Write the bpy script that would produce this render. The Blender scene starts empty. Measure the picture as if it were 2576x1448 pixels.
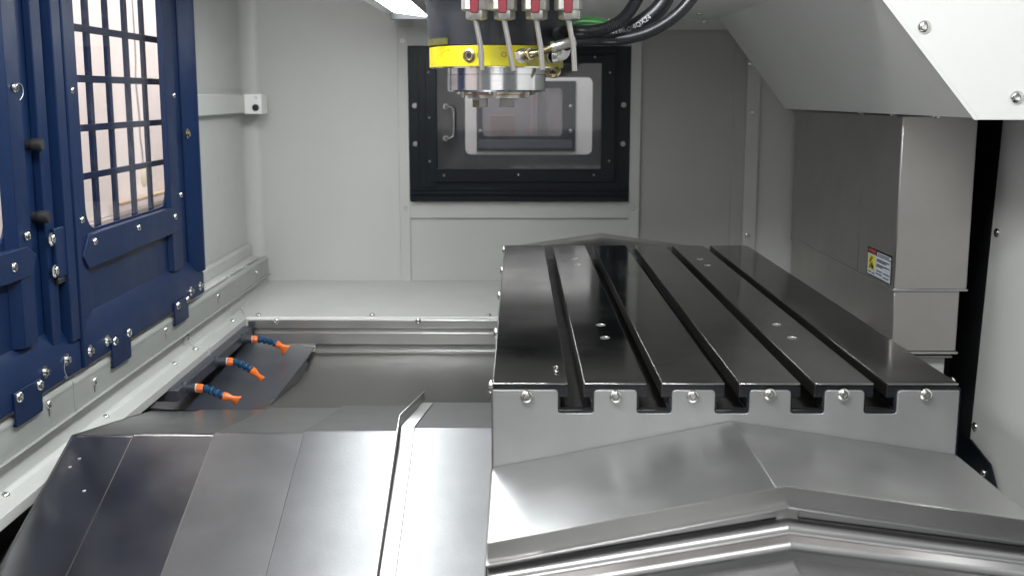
import bpy, bmesh, math, random
from mathutils import Vector, Matrix
random.seed(7)
R = math.radians
S = bpy.context.scene
C = S.collection
CZ = 1.5                       # height of the camera above the shop floor
# ------------------------------------------------------------------ camera
F, CU, CV = 2830.0, 1288.0, 724.0        # focal length and centre in picture units (2576 wide)
PITCH, YAW = R(9.666), R(0.308)
cam_d = bpy.data.cameras.new('camera'); cam = bpy.data.objects.new('camera', cam_d); C.objects.link(cam)
cam.location = (0, 0, CZ); cam.rotation_euler = (R(90) - PITCH, 0, YAW)
cam_d.sensor_width = 36; cam_d.lens = 36 * F / 2576; cam_d.clip_start = .05; cam_d.clip_end = 60
cam_d.dof.use_dof = True; cam_d.dof.focus_distance = 2.0; cam_d.dof.aperture_fstop = 7.0
S.camera = cam
# ------------------------------------------------------------------ world, lamps, exposure
w = bpy.data.worlds.new('World'); S.world = w; w.use_nodes = True
w.node_tree.nodes['Background'].inputs[0].default_value = (.93, .97, 1, 1)
w.node_tree.nodes['Background'].inputs[1].default_value = .18
S.view_settings.view_transform = 'Standard'; S.view_settings.look = 'None'
S.view_settings.exposure = 0; S.view_settings.gamma = 1
def area(name, loc, target, sx, sy, power, col=(1, 1, 1)):
    d = bpy.data.lights.new(name, 'AREA'); d.shape = 'RECTANGLE'; d.size = sx; d.size_y = sy
    d.energy = power; d.color = col
    o = bpy.data.objects.new(name, d); C.objects.link(o); o.location = (loc[0], loc[1], loc[2] + CZ)
    v = Vector(target) - Vector(loc); o.rotation_euler = v.to_track_quat('-Z', 'Y').to_euler()
    return o
area('door_work_light', (-.15, .75, .95), (.85, 2.3, -.2), 1.0, .12, 32, (.98, 1, .99))
area('front_fill', (.1, -2.6, .45), (.1, 2, .1), 2.2, 1.5, 12, (1, .98, .96))  # added fill behind the camera, standing for the open workshop's brightness
area('workshop_door_lamp', (-1.15, 1.0, 1.6), (-1.8, 1.3, .1), .7, 1.6, 70, (1, .96, .945))
area('workshop_lamp', (-1.1, 5.6, 1.9), (-1.8, 5.7, -.2), 3.6, .8, 210, (1, .96, .945))
area('neighbour_lamp', (.1, 4.75, .9), (.1, 5.3, -.1), .8, .2, 16, (1, 1, 1))
LED = 22.5
S.cycles.max_bounces = 10; S.cycles.glossy_bounces = 6; S.cycles.diffuse_bounces = 4
S.cycles.caustics_reflective = True; S.cycles.caustics_refractive = False
S.cycles.sample_clamp_indirect = 6
try:
    S.cycles.use_denoising = True
except Exception:
    pass
# ------------------------------------------------------------------ picture point -> point on a real plane
_M = Matrix.Rotation(YAW, 3, 'Z') @ Matrix.Rotation(R(90) - PITCH, 3, 'X')
def ray(u, v): return _M @ Vector(((u - CU) / F, (CV - v) / F, -1))
def pY(u, v, Y): d = ray(u, v); return d * (Y / d.y)
def pX(u, v, X): d = ray(u, v); return d * (X / d.x)
def pZ(u, v, Z): d = ray(u, v); return d * (Z / d.z)
# ------------------------------------------------------------------ materials
MATS = {}
def mat(name, col, metal=0.0, rough=.5, coat=0.0, var=.08, vscale=6.0, stretch=(1, 1, 1), rvar=.06, rscale=9.0,
        bump=0.0, bscale=200.0, bstretch=None, emit=None, spec=.5, smudge=None, aniso=0):
    m = bpy.data.materials.new(name); m.use_nodes = True
    nt = m.node_tree; N = nt.nodes; L = nt.links; b = N['Principled BSDF']
    b.inputs['Base Color'].default_value = (*col, 1); b.inputs['Metallic'].default_value = metal
    b.inputs['Roughness'].default_value = rough; b.inputs['Coat Weight'].default_value = coat
    b.inputs['Coat Roughness'].default_value = .12; b.inputs['Specular IOR Level'].default_value = spec
    if aniso: b.inputs['Anisotropic'].default_value = aniso
    if emit: b.inputs['Emission Color'].default_value = (*emit[0], 1); b.inputs['Emission Strength'].default_value = emit[1]
    tc = N.new('ShaderNodeTexCoord')
    def noise(scale, st, detail=4, rgh=.55):
        mp = N.new('ShaderNodeMapping'); mp.inputs['Scale'].default_value = st
        L.new(tc.outputs['Object'], mp.inputs['Vector'])
        n = N.new('ShaderNodeTexNoise'); n.inputs['Scale'].default_value = scale
        n.inputs['Detail'].default_value = detail; n.inputs['Roughness'].default_value = rgh
        L.new(mp.outputs[0], n.inputs['Vector']); return n.outputs['Fac']
    if var:
        n = noise(vscale, stretch)
        r = N.new('ShaderNodeValToRGB'); e = r.color_ramp.elements
        e[0].position = .3; e[1].position = .72
        e[0].color = (*[max(0, c * (1 - var)) for c in col], 1); e[1].color = (*[min(1, c * (1 + var)) for c in col], 1)
        L.new(n, r.inputs[0])
        out = r.outputs[0]
        if smudge:
            n2 = noise(smudge[1], (1, 1, 1), 6, .65)
            r2 = N.new('ShaderNodeMapRange'); r2.inputs['From Min'].default_value = .55; r2.inputs['From Max'].default_value = .75
            r2.inputs['To Max'].default_value = smudge[2]; L.new(n2, r2.inputs['Value'])
            mx = N.new('ShaderNodeMixRGB'); mx.inputs['Color2'].default_value = (*smudge[0], 1)
            L.new(r2.outputs[0], mx.inputs['Fac']); L.new(out, mx.inputs['Color1']); out = mx.outputs[0]
        L.new(out, b.inputs['Base Color'])
    if rvar:
        n = noise(rscale, stretch, 5)
        mr = N.new('ShaderNodeMapRange'); mr.inputs['From Min'].default_value = .3; mr.inputs['From Max'].default_value = .7
        mr.inputs['To Min'].default_value = max(.02, rough - rvar); mr.inputs['To Max'].default_value = rough + rvar
        L.new(n, mr.inputs['Value']); L.new(mr.outputs[0], b.inputs['Roughness'])
    if bump:
        n = noise(bscale, bstretch or stretch, 3)
        bp = N.new('ShaderNodeBump'); bp.inputs['Strength'].default_value = bump; bp.inputs['Distance'].default_value = .001
        L.new(n, bp.inputs['Height']); L.new(bp.outputs[0], b.inputs['Normal'])
    MATS[name] = m; return m
mat('grey_paint', (.48, .486, .466), 0, 0.4, var=.03, vscale=3, bump=.12, bscale=260, rvar=0.05)
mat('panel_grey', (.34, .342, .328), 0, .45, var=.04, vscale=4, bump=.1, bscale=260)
mat('rail_paint', (.29, .30, .285), 0, .40, var=.04, vscale=5, bump=.1, bscale=260)
mat('pit_steel', (.22, .216, .206), 1, .34, var=.06, vscale=7, rvar=.05, rscale=7, bump=.10, bscale=24, bstretch=(1, 22, 22))
mat('white_paint', (.77, .78, .765), 0, .35, var=.02, vscale=3, bump=.1, bscale=260)
mat('blue_paint', (.0038, .0155, .056), 0, .44, spec=.25, coat=0, var=.06, vscale=4, bump=.18, bscale=240, rvar=.06, smudge=None)
mat('dark_paint', (.005, .009, .013), 0, 0.36, spec=.22, var=.12, vscale=5, bump=.12, bscale=240, rvar=0.05)
mat('slate_paint', (.040, .044, .056), 0, 0.34, var=.1, vscale=5, bump=.08, bscale=240, rvar=0.04)
mat('black_rubber', (.010, .011, .013), 0, .42, var=.2, vscale=30, rvar=.1, rscale=40)
mat('hose_rubber', (.013, .014, .018), 0, 0.34, var=.15, vscale=40, rvar=0.04, rscale=60)
mat('black_sleeve', (.014, .017, .022), 0, 0.4, coat=.25, var=.3, vscale=14, rvar=0.07, rscale=22, smudge=((.11, .12, .13), 26, .28))
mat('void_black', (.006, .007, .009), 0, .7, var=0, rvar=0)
mat('stainless', (.52, .52, .51), 1, 0.36, var=.05, vscale=7, rvar=0.05, rscale=7, bump=.10, bscale=24, bstretch=(1, 22, 22), smudge=((.44, .44, .44), 5, .15))
mat('stainless_cover', (.46, .46, .464), 1, .36, var=.06, vscale=12, rvar=.03, rscale=6, bump=.5, bscale=8)
mat('telescopic_steel', (.30, .30, .308), 1, .22, var=.05, vscale=12, rvar=.03, rscale=6, bump=.6, bscale=9)
mat('rolled_steel', (.235, .235, .24), 1, 0.33, var=.07, vscale=13, rvar=0.02, rscale=6, bump=.12, bscale=200)
mat('blasted_steel_lit', (.245, .245, .248), 1, .37, var=.06, vscale=15, rvar=.03, rscale=6, bump=.14, bscale=260)  # blasted steel again, base lightened to carry the lamp glare
mat('blasted_steel', (.175, .175, .178), 1, .36, var=.07, vscale=14, rvar=.03, rscale=6, bump=.14, bscale=260)
mat('stainless_dark', (.27, .265, .26), 1, 0.36, var=.08, vscale=7, rvar=0.05, rscale=9, bump=.08, bscale=24, bstretch=(22, 1, 22))
mat('wiper_steel', (.50, .50, .50), .85, .46, var=.04, vscale=9, rvar=.03)
mat('column_steel', (.49, .474, .455), 1, .38, var=.06, vscale=6, rvar=.05, rscale=8, bump=.06, bscale=30, bstretch=(20, 20, 1))
mat('aluminium', (.66, .66, .64), 1, 0.34, var=.04, vscale=9, rvar=0.04, rscale=12, bump=.12, bscale=30, bstretch=(1, 25, 25))
mat('table_iron', (.46, .455, .45), 1, .105, var=.14, vscale=5, rvar=.05, rscale=6, bump=.03, bscale=30, bstretch=(1, 14, 1), smudge=((.25, .25, .25), 8, .3))
mat('table_edge', (.55, .54, .52), 1, 0.36, var=.2, vscale=60, rvar=0.06, rscale=60)
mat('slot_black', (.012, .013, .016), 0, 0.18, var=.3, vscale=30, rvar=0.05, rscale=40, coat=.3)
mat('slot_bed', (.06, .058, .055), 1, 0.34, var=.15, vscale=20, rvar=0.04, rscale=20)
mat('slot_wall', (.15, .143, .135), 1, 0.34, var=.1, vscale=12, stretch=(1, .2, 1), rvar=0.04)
mat('plate_steel', (.40, .405, .405), .75, .48, var=.06, vscale=12, rvar=.06, rscale=16, bump=.2, bscale=500, smudge=((.40, .40, .40), 6, .2))
mat('chrome', (.78, .79, .80), 1, .17, var=.03, vscale=8, stretch=(1, 1, 12), rvar=.04, rscale=14)
mat('screw_steel', (.72, .72, .69), 1, 0.18, var=.08, vscale=90, rvar=0.05, rscale=90)
mat('dull_screw', (.30, .30, .29), 1, .42, var=.1, vscale=90)
mat('nozzle_steel', (.56, .55, .53), 1, 0.30, var=0, rvar=0.0)
mat('nickel', (.68, .67, .63), 1, 0.34, var=.08, vscale=50, rvar=0.04, rscale=50)
mat('brass', (.50, .43, .26), 1, 0.22, var=.12, vscale=50, rvar=0.03, rscale=50)
mat('yellow_film', (.66, .585, .010), 0, 0.34, coat=.4, var=.10, vscale=12, rvar=0.04, rscale=20, smudge=((.30, .27, .06), 26, .7))
mat('yellow_shade', (.34, .30, .028), 0, .3, coat=.2, var=.15, vscale=18)
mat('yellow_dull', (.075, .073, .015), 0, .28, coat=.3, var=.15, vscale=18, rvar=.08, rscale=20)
mat('gold_tape', (.60, .50, .012), .3, .34, var=.35, vscale=300, rvar=.05, rscale=150, bump=.8, bscale=300)
mat('orange_plastic', (.80, .165, .018), 0, 0.36, var=.07, vscale=40, rvar=0.04, rscale=40)
mat('blue_plastic', (.010, .058, .135), 0, 0.34, var=.08, vscale=40, rvar=0.04, rscale=40)
mat('white_plastic', (.72, .72, .70), 0, .4, var=.03, vscale=40)
mat('red_vinyl', (.17, .016, .025), 0, .40, var=.08, vscale=50)
mat('green_hose', (.012, .12, .015), 0, .35, var=.2, vscale=50)
mat('copper', (.55, .25, .10), 1, .3, var=.1, vscale=40)
mat('label_white', (.62, .66, .74), 0, .35, var=.03)
mat('label_black', (.012, .012, .014), 0, .4, var=0)
mat('label_red', (.42, .05, .02), 0, .4, var=0)
mat('label_yellow', (.66, .58, .01), 0, .4, var=0)
mat('print_white', (.58, .60, .62), 0, .5, var=.1, vscale=200)
mat('shop_wall', (.80, .735, .71), 0, .8, var=.03, vscale=1.2)
mat('shop_floor', (.52, .47, .45), 0, .7, var=.08, vscale=2.2)
mat('shop_brown', (.22, .15, .12), 0, .7, var=.2, vscale=5)
mat('shop_grey', (.20, .19, .20), 0, .7, var=.15, vscale=4)
mat('shop_pink', (.42, .25, .22), 0, .7, var=.15, vscale=4)
mat('wood', (.38, .28, .19), 0, .7, var=.2, vscale=9)
mat('pale_yellow', (.70, .63, .48), 0, .6, var=.05)
mat('thread', (.55, .56, .58), .6, .35, var=0, rvar=0)
mat('led', (1, 1, 1), 0, .5, var=0, rvar=0, emit=((.93, .98, 1), LED))
def glass(name, tint, refl, haze=0.0):
    m = bpy.data.materials.new(name); m.use_nodes = True; nt = m.node_tree; N = nt.nodes; L = nt.links
    N.remove(N['Principled BSDF']); o = N['Material Output']
    t = N.new('ShaderNodeBsdfTransparent'); t.inputs[0].default_value = (*tint, 1)
    g = N.new('ShaderNodeBsdfGlossy'); g.inputs['Roughness'].default_value = .04
    lw = N.new('ShaderNodeLayerWeight'); lw.inputs['Blend'].default_value = .5
    pw = N.new('ShaderNodeMath'); pw.operation = 'POWER'; pw.inputs[1].default_value = 5; L.new(lw.outputs['Facing'], pw.inputs[0])
    fr = N.new('ShaderNodeMath'); fr.operation = 'MULTIPLY_ADD'; fr.inputs[1].default_value = .5; fr.inputs[2].default_value = .035; L.new(pw.outputs[0], fr.inputs[0])
    tc = N.new('ShaderNodeTexCoord'); n = N.new('ShaderNodeTexNoise'); n.inputs['Scale'].default_value = 18; n.inputs['Detail'].default_value = 6
    L.new(tc.outputs['Object'], n.inputs['Vector'])
    mr = N.new('ShaderNodeMapRange'); mr.inputs['From Min'].default_value = .5; mr.inputs['From Max'].default_value = .8; mr.inputs['To Max'].default_value = refl; mr.inputs['To Min'].default_value = haze
    L.new(n.outputs['Fac'], mr.inputs['Value'])
    mx = N.new('ShaderNodeMixShader'); L.new(fr.outputs[0], mx.inputs[0]); L.new(t.outputs[0], mx.inputs[1]); L.new(g.outputs[0], mx.inputs[2])
    d = N.new('ShaderNodeBsdfDiffuse'); d.inputs[0].default_value = (.6, .6, .6, 1)
    m2 = N.new('ShaderNodeMixShader'); L.new(mr.outputs[0], m2.inputs[0]); L.new(mx.outputs[0], m2.inputs[1]); L.new(d.outputs[0], m2.inputs[2])
    L.new(m2.outputs[0], o.inputs['Surface']); MATS[name] = m
glass('door_glass', (.97, .96, .96), .03)
glass('window_glass', (.80, .80, .82), .10, .05)
# ------------------------------------------------------------------ mesh helpers
class MB:
    def __init__(s): s.v = []; s.f = []
    def add(s, vs, fs):
        n = len(s.v); s.v += [Vector(p) for p in vs]; s.f += [tuple(i + n for i in f) for f in fs]; return s
    def box(s, x0, x1, y0, y1, z0, z1):
        x0, x1 = sorted((x0, x1)); y0, y1 = sorted((y0, y1)); z0, z1 = sorted((z0, z1))
        return s.add([(x0, y0, z0), (x1, y0, z0), (x1, y1, z0), (x0, y1, z0), (x0, y0, z1), (x1, y0, z1), (x1, y1, z1), (x0, y1, z1)],
                     [(3, 2, 1, 0), (4, 5, 6, 7), (0, 1, 5, 4), (1, 2, 6, 5), (2, 3, 7, 6), (3, 0, 4, 7)])
    def prism(s, pts, off):                      # polygon (3-D points) pushed along a vector
        pts = [Vector(p) for p in pts]; off = Vector(off); n = len(pts)
        nrm = Vector((0, 0, 0))
        for i in range(n): nrm += (pts[i] - pts[0]).cross(pts[(i + 1) % n] - pts[0])
        if nrm.dot(off) > 0: pts = pts[::-1]
        return s.add(pts + [p + off for p in pts], [tuple(range(n)), tuple(range(2 * n - 1, n - 1, -1))] +
                     [(i + n, (i + 1) % n + n, (i + 1) % n, i) for i in range(n)])
    def sheet(s, a, b, t):                       # strip between polylines a and b, thickness vector t
        a = [Vector(p) for p in a]; b = [Vector(p) for p in b]
        for i in range(len(a) - 1): s.prism([a[i], a[i + 1], b[i + 1], b[i]], t)
        return s
    def tube(s, path, r, n=14, cap=True):
        P = [Vector(p) for p in path]; m = len(P)
        rr = r if isinstance(r, (list, tuple)) else [r] * m
        T = [(P[min(i + 1, m - 1)] - P[max(i - 1, 0)]).normalized() for i in range(m)]
        up = Vector((0, 0, 1)) if abs(T[0].z) < .9 else Vector((1, 0, 0))
        A = (up - T[0] * up.dot(T[0])).normalized(); vs = []; fs = []
        for i in range(m):
            A = (A - T[i] * A.dot(T[i])).normalized(); B = T[i].cross(A)
            for k in range(n):
                a = 2 * math.pi * k / n; vs.append(P[i] + (A * math.cos(a) + B * math.sin(a)) * rr[i])
        for i in range(m - 1):
            for k in range(n):
                k2 = (k + 1) % n; fs.append((i * n + k, i * n + k2, (i + 1) * n + k2, (i + 1) * n + k))
        if cap: fs += [tuple(range(n - 1, -1, -1)), tuple(range((m - 1) * n, m * n))]
        return s.add(vs, fs)
    def lathe(s, prof, c, axis=(0, 0, 1), n=48): # prof: (radius, distance along axis)
        ax = Vector(axis).normalized(); c = Vector(c)
        up = Vector((0, 0, 1)) if abs(ax.z) < .9 else Vector((1, 0, 0))
        A = (up - ax * up.dot(ax)).normalized(); B = ax.cross(A); vs = []; fs = []
        for r, h in prof:
            for k in range(n):
                a = 2 * math.pi * k / n; vs.append(c + ax * h + (A * math.cos(a) + B * math.sin(a)) * max(r, 1e-5))
        for i in range(len(prof) - 1):
            for k in range(n):
                k2 = (k + 1) % n; fs.append((i * n + k, i * n + k2, (i + 1) * n + k2, (i + 1) * n + k))
        return s.add(vs, fs)
    def plate_hole(s, o, h, r, to3, off, k=6):   # rectangle o with rounded hole h, both (a0,a1,b0,b1); to3 maps (a,b) to space
        a0, a1, b0, b1 = h; off = Vector(off)
        cen = [(a1 - r, b1 - r, 0), (a0 + r, b1 - r, 90), (a0 + r, b0 + r, 180), (a1 - r, b0 + r, 270)]
        oc = [(o[1], o[3]), (o[0], o[3]), (o[0], o[2]), (o[1], o[2])]
        inn = []; out = []
        for (ca, cb, st), oo in zip(cen, oc):
            for i in range(k + 1):
                t = R(st + 90 * i / k); inn.append((ca + r * math.cos(t), cb + r * math.sin(t))); out.append(oo)
        n = len(inn); I = [Vector(to3(*p)) for p in inn]; O = [Vector(to3(*p)) for p in out]
        for i in range(n):
            j = (i + 1) % n
            q = [I[i], I[j], O[j], O[i]] if (O[i] - O[j]).length > 1e-6 else [I[i], I[j], O[i]]
            s.add(q, [tuple(range(len(q)))]); s.add([p + off for p in q], [tuple(range(len(q) - 1, -1, -1))])
            s.add([I[i], I[j], I[j] + off, I[i] + off], [(3, 2, 1, 0)])
            if len(q) == 4: s.add([O[i], O[j], O[j] + off, O[i] + off], [(0, 1, 2, 3)])
        return s
    def mesh(s, name, org, m, sharp=32):
        me = bpy.data.meshes.new(name); o = Vector(org)
        me.from_pydata([tuple(p - o) for p in s.v], [], s.f)
        bm = bmesh.new(); bm.from_mesh(me); bmesh.ops.remove_doubles(bm, verts=bm.verts, dist=1e-6)
        bmesh.ops.recalc_face_normals(bm, faces=bm.faces); bm.to_mesh(me); bm.free()
        me.materials.append(MATS[m])
        for p in me.polygons: p.use_smooth = True
        me.set_sharp_from_angle(angle=R(sharp)); me.update(); return me
def bevel(o, wd, seg=2):
    if wd:
        b = o.modifiers.new('bevel', 'BEVEL'); b.width = wd; b.segments = seg; b.limit_method = 'ANGLE'; b.angle_limit = R(35); b.use_clamp_overlap = True
ORG = {}
def base(mb):
    xs = [p.x for p in mb.v]; ys = [p.y for p in mb.v]; zs = [p.z for p in mb.v]
    return Vector(((min(xs) + max(xs)) / 2, (min(ys) + max(ys)) / 2, min(zs)))
def thing(name, label, cat, loc, group=None):
    o = bpy.data.objects.new(name, None); C.objects.link(o); o.empty_display_size = .05
    o.location = (loc[0], loc[1], loc[2] + CZ); o['label'] = label; o['category'] = cat
    if group: o['group'] = group
    ORG[o.name] = Vector(loc); return o
def solo(name, mb, m, label, cat, group=None, bev=0, kind=None):
    b = base(mb); o = bpy.data.objects.new(name, mb.mesh(name, b, m)); C.objects.link(o)
    o.location = (b.x, b.y, b.z + CZ); ORG[o.name] = b; bevel(o, bev)
    if label: o['label'] = label
    if cat: o['category'] = cat
    if group: o['group'] = group
    if kind: o['kind'] = kind
    return o
def struct(name, mb, m, bev=0, label=None): return solo(name, mb, m, label, None, None, bev, 'structure')
def part(name, mb, m, par, bev=0, sharp=32, label=None):
    og = ORG[par.name]; o = bpy.data.objects.new(name, mb.mesh(name, og, m, sharp)); C.objects.link(o)
    o.parent = par; ORG[o.name] = og; bevel(o, bev)
    if label: o['label'] = label
    return o
# screws: shared meshes, +Z is outward
SCREW = {}
def screw_mesh(kind, m):
    key = (kind, m)
    if key in SCREW: return SCREW[key]
    b = MB()
    if kind == 'button':      # dome head with a hexagon socket, unit radius
        b.lathe([(1, 0), (1, .12), (.93, .34), (.78, .5), (.6, .6), (.46, .62)], (0, 0, 0), n=18)
        b.lathe([(.46, .62), (.42, .25), (.0, .22)], (0, 0, 0), n=6)
    elif kind == 'washer':    # screw with a wide washer and a tall socket head
        b.lathe([(1.5, 0), (1.5, .14), (.7, .16), (.7, .95), (.62, 1.02), (.4, 1.02)], (0, 0, 0), n=18)
        b.lathe([(.4, 1.02), (.38, .6), (0, .58)], (0, 0, 0), n=6)
    elif kind == 'cross':     # pan head with a cross slot
        b.lathe([(1, 0), (1, .18), (.86, .42), (.6, .56), (.3, .62), (0, .63)], (0, 0, 0), n=16)
        b.box(-.5, .5, -.09, .09, .5, .66); b.box(-.09, .09, -.5, .5, .5, .66)
    elif kind == 'hex':       # hexagon head on a washer
        b.lathe([(1.35, 0), (1.35, .14), (.0, .15)], (0, 0, 0), n=18)
        b.lathe([(.95, .14), (.95, .6), (.8, .7), (0, .7)], (0, 0, 0), n=6)
    elif kind == 'hole':      # bright rimmed bore
        b.lathe([(1, 0), (1, .10), (.8, .10), (.72, .0), (.72, -1.2), (0, -1.2)], (0, 0, 0), n=20)
    SCREW[key] = b.mesh('screw', (0, 0, 0), m); return SCREW[key]
def screw(par, p, nrm, r, kind='button', m='screw_steel', name='screw', spin=None):
    o = bpy.data.objects.new(name, screw_mesh(kind, m)); C.objects.link(o); o.parent = par
    q = Vector(nrm).to_track_quat('Z', 'Y'); 
    M = q.to_matrix().to_4x4() @ Matrix.Rotation(random.uniform(0, 6) if spin is None else spin, 4, 'Z')
    o.rotation_euler = M.to_euler(); o.scale = (r, r, r); o.location = Vector(p) - ORG[par.name]
    ORG[o.name] = ORG[par.name]; return o
def smooth_path(P, n=8):
    P = [Vector(p) for p in P]; out = []
    for i in range(len(P) - 1):
        a = P[max(i - 1, 0)]; b = P[i]; c = P[i + 1]; d = P[min(i + 2, len(P) - 1)]
        for k in range(n):
            t = k / n; out.append(.5 * ((2 * b) + (c - a) * t + (2 * a - 5 * b + 4 * c - d) * t * t + (3 * b - a - 3 * c + d) * t ** 3))
    return out + [P[-1]]
# ================================================================== SETTING
YW = 3.72                       # back wall
XL = -.893                      # left wall
XD = -.81                       # door faces and rail
ZT = -.363                      # table top
TOPZ = 1.15
wT, wB = pY(1300, 117, YW).z, pY(1300, 505, YW).z
wL, wR = -.356, .364
# back wall around the window opening
m = MB(); IN = .03
m.box(XL - .02, wL + IN, YW, YW + .012, -.70, TOPZ)
m.box(wL + IN, wR - IN, YW, YW + .012, -.70, wB + IN)
m.box(wL + IN, wR - IN, YW, YW + .012, wT - IN, TOPZ)
xr = pY(1842, 400, YW).x
xq = pY(1608, 400, YW).x
m.box(wR - IN, xq, YW, YW + .012, -.95, TOPZ)
back = struct('back_wall', m, 'grey_paint')
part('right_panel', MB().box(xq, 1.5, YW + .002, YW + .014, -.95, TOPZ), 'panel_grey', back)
part('corner_panel', MB().box(pY(1905, 400, YW).x, 1.5, YW - .006, YW + .0018, -.95, .26), 'grey_paint', back)
# ribs and joint strip on the right part of the wall
x1, x2, x3 = pY(1840, 400, YW).x, pY(1872, 400, YW).x, pY(1905, 400, YW).x
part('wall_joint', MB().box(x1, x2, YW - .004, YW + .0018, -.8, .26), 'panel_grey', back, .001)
part('wall_rib', MB().box(x2, pY(1905, 400, YW).x - .0005, YW - .016, YW + .0018, -.8, .26), 'grey_paint', back, .002)
for u, v in ((1887, 160), (1893, 283), (1880, 592)): screw(back, pY(u, v, YW - .016), (0, -1, 0), .0085)
# left wall with its rounded corner
m = MB(); rc = .05; pts = [(XL, 1.0)]
for i in range(9):
    t = R(90 * i / 8); pts.append((XL + rc - rc * math.cos(t), YW - .002 - rc + rc * math.sin(t)))
a = [(x, y, -.70) for x, y in pts]; b = [(x, y, TOPZ) for x, y in pts]
m.sheet(a[1:], b[1:], (-.001, 0, 0)); m.prism([a[0], a[1], b[1], b[0]], (-.004, 0, 0))
# left wall opening for the doors: only the stretch beyond the far door stays closed
m = MB(); m.sheet(a[1:], b[1:], (-.004, .002, 0)); m.box(XL - .006, XL, 3.02, YW - .052, -.70, TOPZ)
lw = struct('left_wall', m, 'grey_paint')
part('lower_wall', MB().box(XL - .006, XL, .9, 3.02, -.70, -.52), 'grey_paint', lw)
part('seam_strip', MB().box(XL - .001, XL + .0025, 3.03, YW - .06, .02, .024), 'grey_paint', lw)
struct('roof', MB().box(-1.0, 1.5, .95, YW, TOPZ, TOPZ + .01), 'grey_paint')
# shelf in front of the back wall, and the ledge along the doors
PB = 3.15                                       # rear edge of the chip pit
pc = pY(620, 797, PB); wc = pY(645, 705, YW)
zs = pc.z
m = MB(); m.prism([(pc.x, PB, zs), (1.2, PB, zs), (1.2, YW, wc.z), (XL, YW, wc.z), (XL, PB + .3, wc.z)], (0, 0, -.006))
shelf = struct('shelf', m, 'grey_paint', .002)
part('shelf_lip', MB().box(pc.x, 1.0, PB - .004, PB, zs - .006, zs + .001), 'white_paint', shelf, .001)
for u, v in ((650, 792), (936, 792), (1230, 793)): screw(shelf, pY(u, v, PB + .015) + Vector((0, 0, 0)), (0, 0, 1), .0075)
XLIP = pc.x; zl = zs - .002
m = MB()
XF = XD - .012
m.prism([(XF, .9, -.52), (XF, .9, zl + .022), (XF + .004, .9, zl + .006), (XF + .012, .9, zl), (XLIP, .9, zl), (XLIP, .9, zl - .02), (XLIP - .004, .9, zl - .02), (XLIP - .004, .9, zl - .006), (XF - .006, .9, zl - .006), (XF - .006, .9, -.52)], (0, PB - .9, 0))
ledge = struct('side_ledge', m, 'grey_paint', .0015)
m = MB(); m.prism([(XF, PB, -.52), (XF, PB, zl), (XLIP, PB, zl), (XL, YW - .02, wc.z + .002), (XL, YW - .02, -.52)], (-.004, 0, 0.0))
part('ledge_corner', MB().prism([(XLIP, PB, zl - .001), (XF, PB, zl - .001), (XL + .001, PB + .3, wc.z + .003), (XL + .001, YW - .005, wc.z + .003)], (0, 0, -.004)), 'grey_paint', ledge)
part('rear_upstand', MB().box(XF - .004, XF, PB, YW - .06, -.64, -.52), 'grey_paint', ledge)
jy = pX(478, 850, XF).y
part('joint_plate', MB().box(XF, XF + .003, jy - .06, jy - .004, zl + .02, -.565), 'grey_paint', ledge, .001)
part('joint_bead', MB().tube([(XF + .002, jy, -.56), (XF + .002, jy, zl + .014), (XF + .012, jy, zl + .002), (XLIP - .002, jy, zl + .001), (XLIP, jy, zl - .018)], .0035, 8), 'grey_paint', ledge)
screw(ledge, (XF + .003, jy - .035, zl + .035), (1, 0, 0), .0085)
for u, v in ((586, 807), (491, 879), (438, 916), (265, 1049), (12, 1246)): 
    p = pZ(u, v, zl); screw(ledge, p, (0, 0, 1), .0085)
# chip pit
zf = pY(1000, 880, PB).z
m = MB(); m.prism([(-.9, 1.0, zf - .10), (-.05, 1.0, zf - .10), (-.05, PB - .02, zf), (-.9, PB - .02, zf)], (0, 0, -.01))
pit = struct('pit_floor', m, 'pit_steel', 0)
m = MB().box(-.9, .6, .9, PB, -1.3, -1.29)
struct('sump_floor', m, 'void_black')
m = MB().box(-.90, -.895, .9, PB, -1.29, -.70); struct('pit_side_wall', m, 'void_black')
# aluminium trim on the rear wall of the pit, two rails and a toe strip
def z_at(v): return pY(1000, v, PB).z
rt = thing('pit_rear_trim', 'stepped bare aluminium trim along rear edge of chip pit, under grey shelf', 'trim', (.1, PB, zf))
xa, xb = XLIP + .006, .55
part('upper_rail', MB().box(xa, xb, PB - .012, PB, z_at(823), zs - .006), 'aluminium', rt, .0012)
part('recess', MB().box(xa, xb, PB - .004, PB, z_at(833), z_at(823)), 'stainless_dark', rt)
part('lower_rail', MB().box(xa + .015, xb, PB - .022, PB, z_at(861), z_at(833)), 'aluminium', rt, .0012)
part('toe_strip', MB().box(pY(795, 870, PB).x, xb, PB - .008, PB, z_at(876), z_at(861)), 'stainless_dark', rt)
part('toe_edge', MB().box(pY(795, 870, PB).x, xb, PB - .024, PB, z_at(881), z_at(876)), 'aluminium', rt, .001)
for u in (694, 1052): screw(rt, pY(u, 807, PB - .012), (0, -1, 0), .0085)
for u in (826, 1074): screw(rt, pY(u, 866, PB - .008), (0, -1, 0), .007, 'hole', 'stainless_dark', 'hole')
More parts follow.
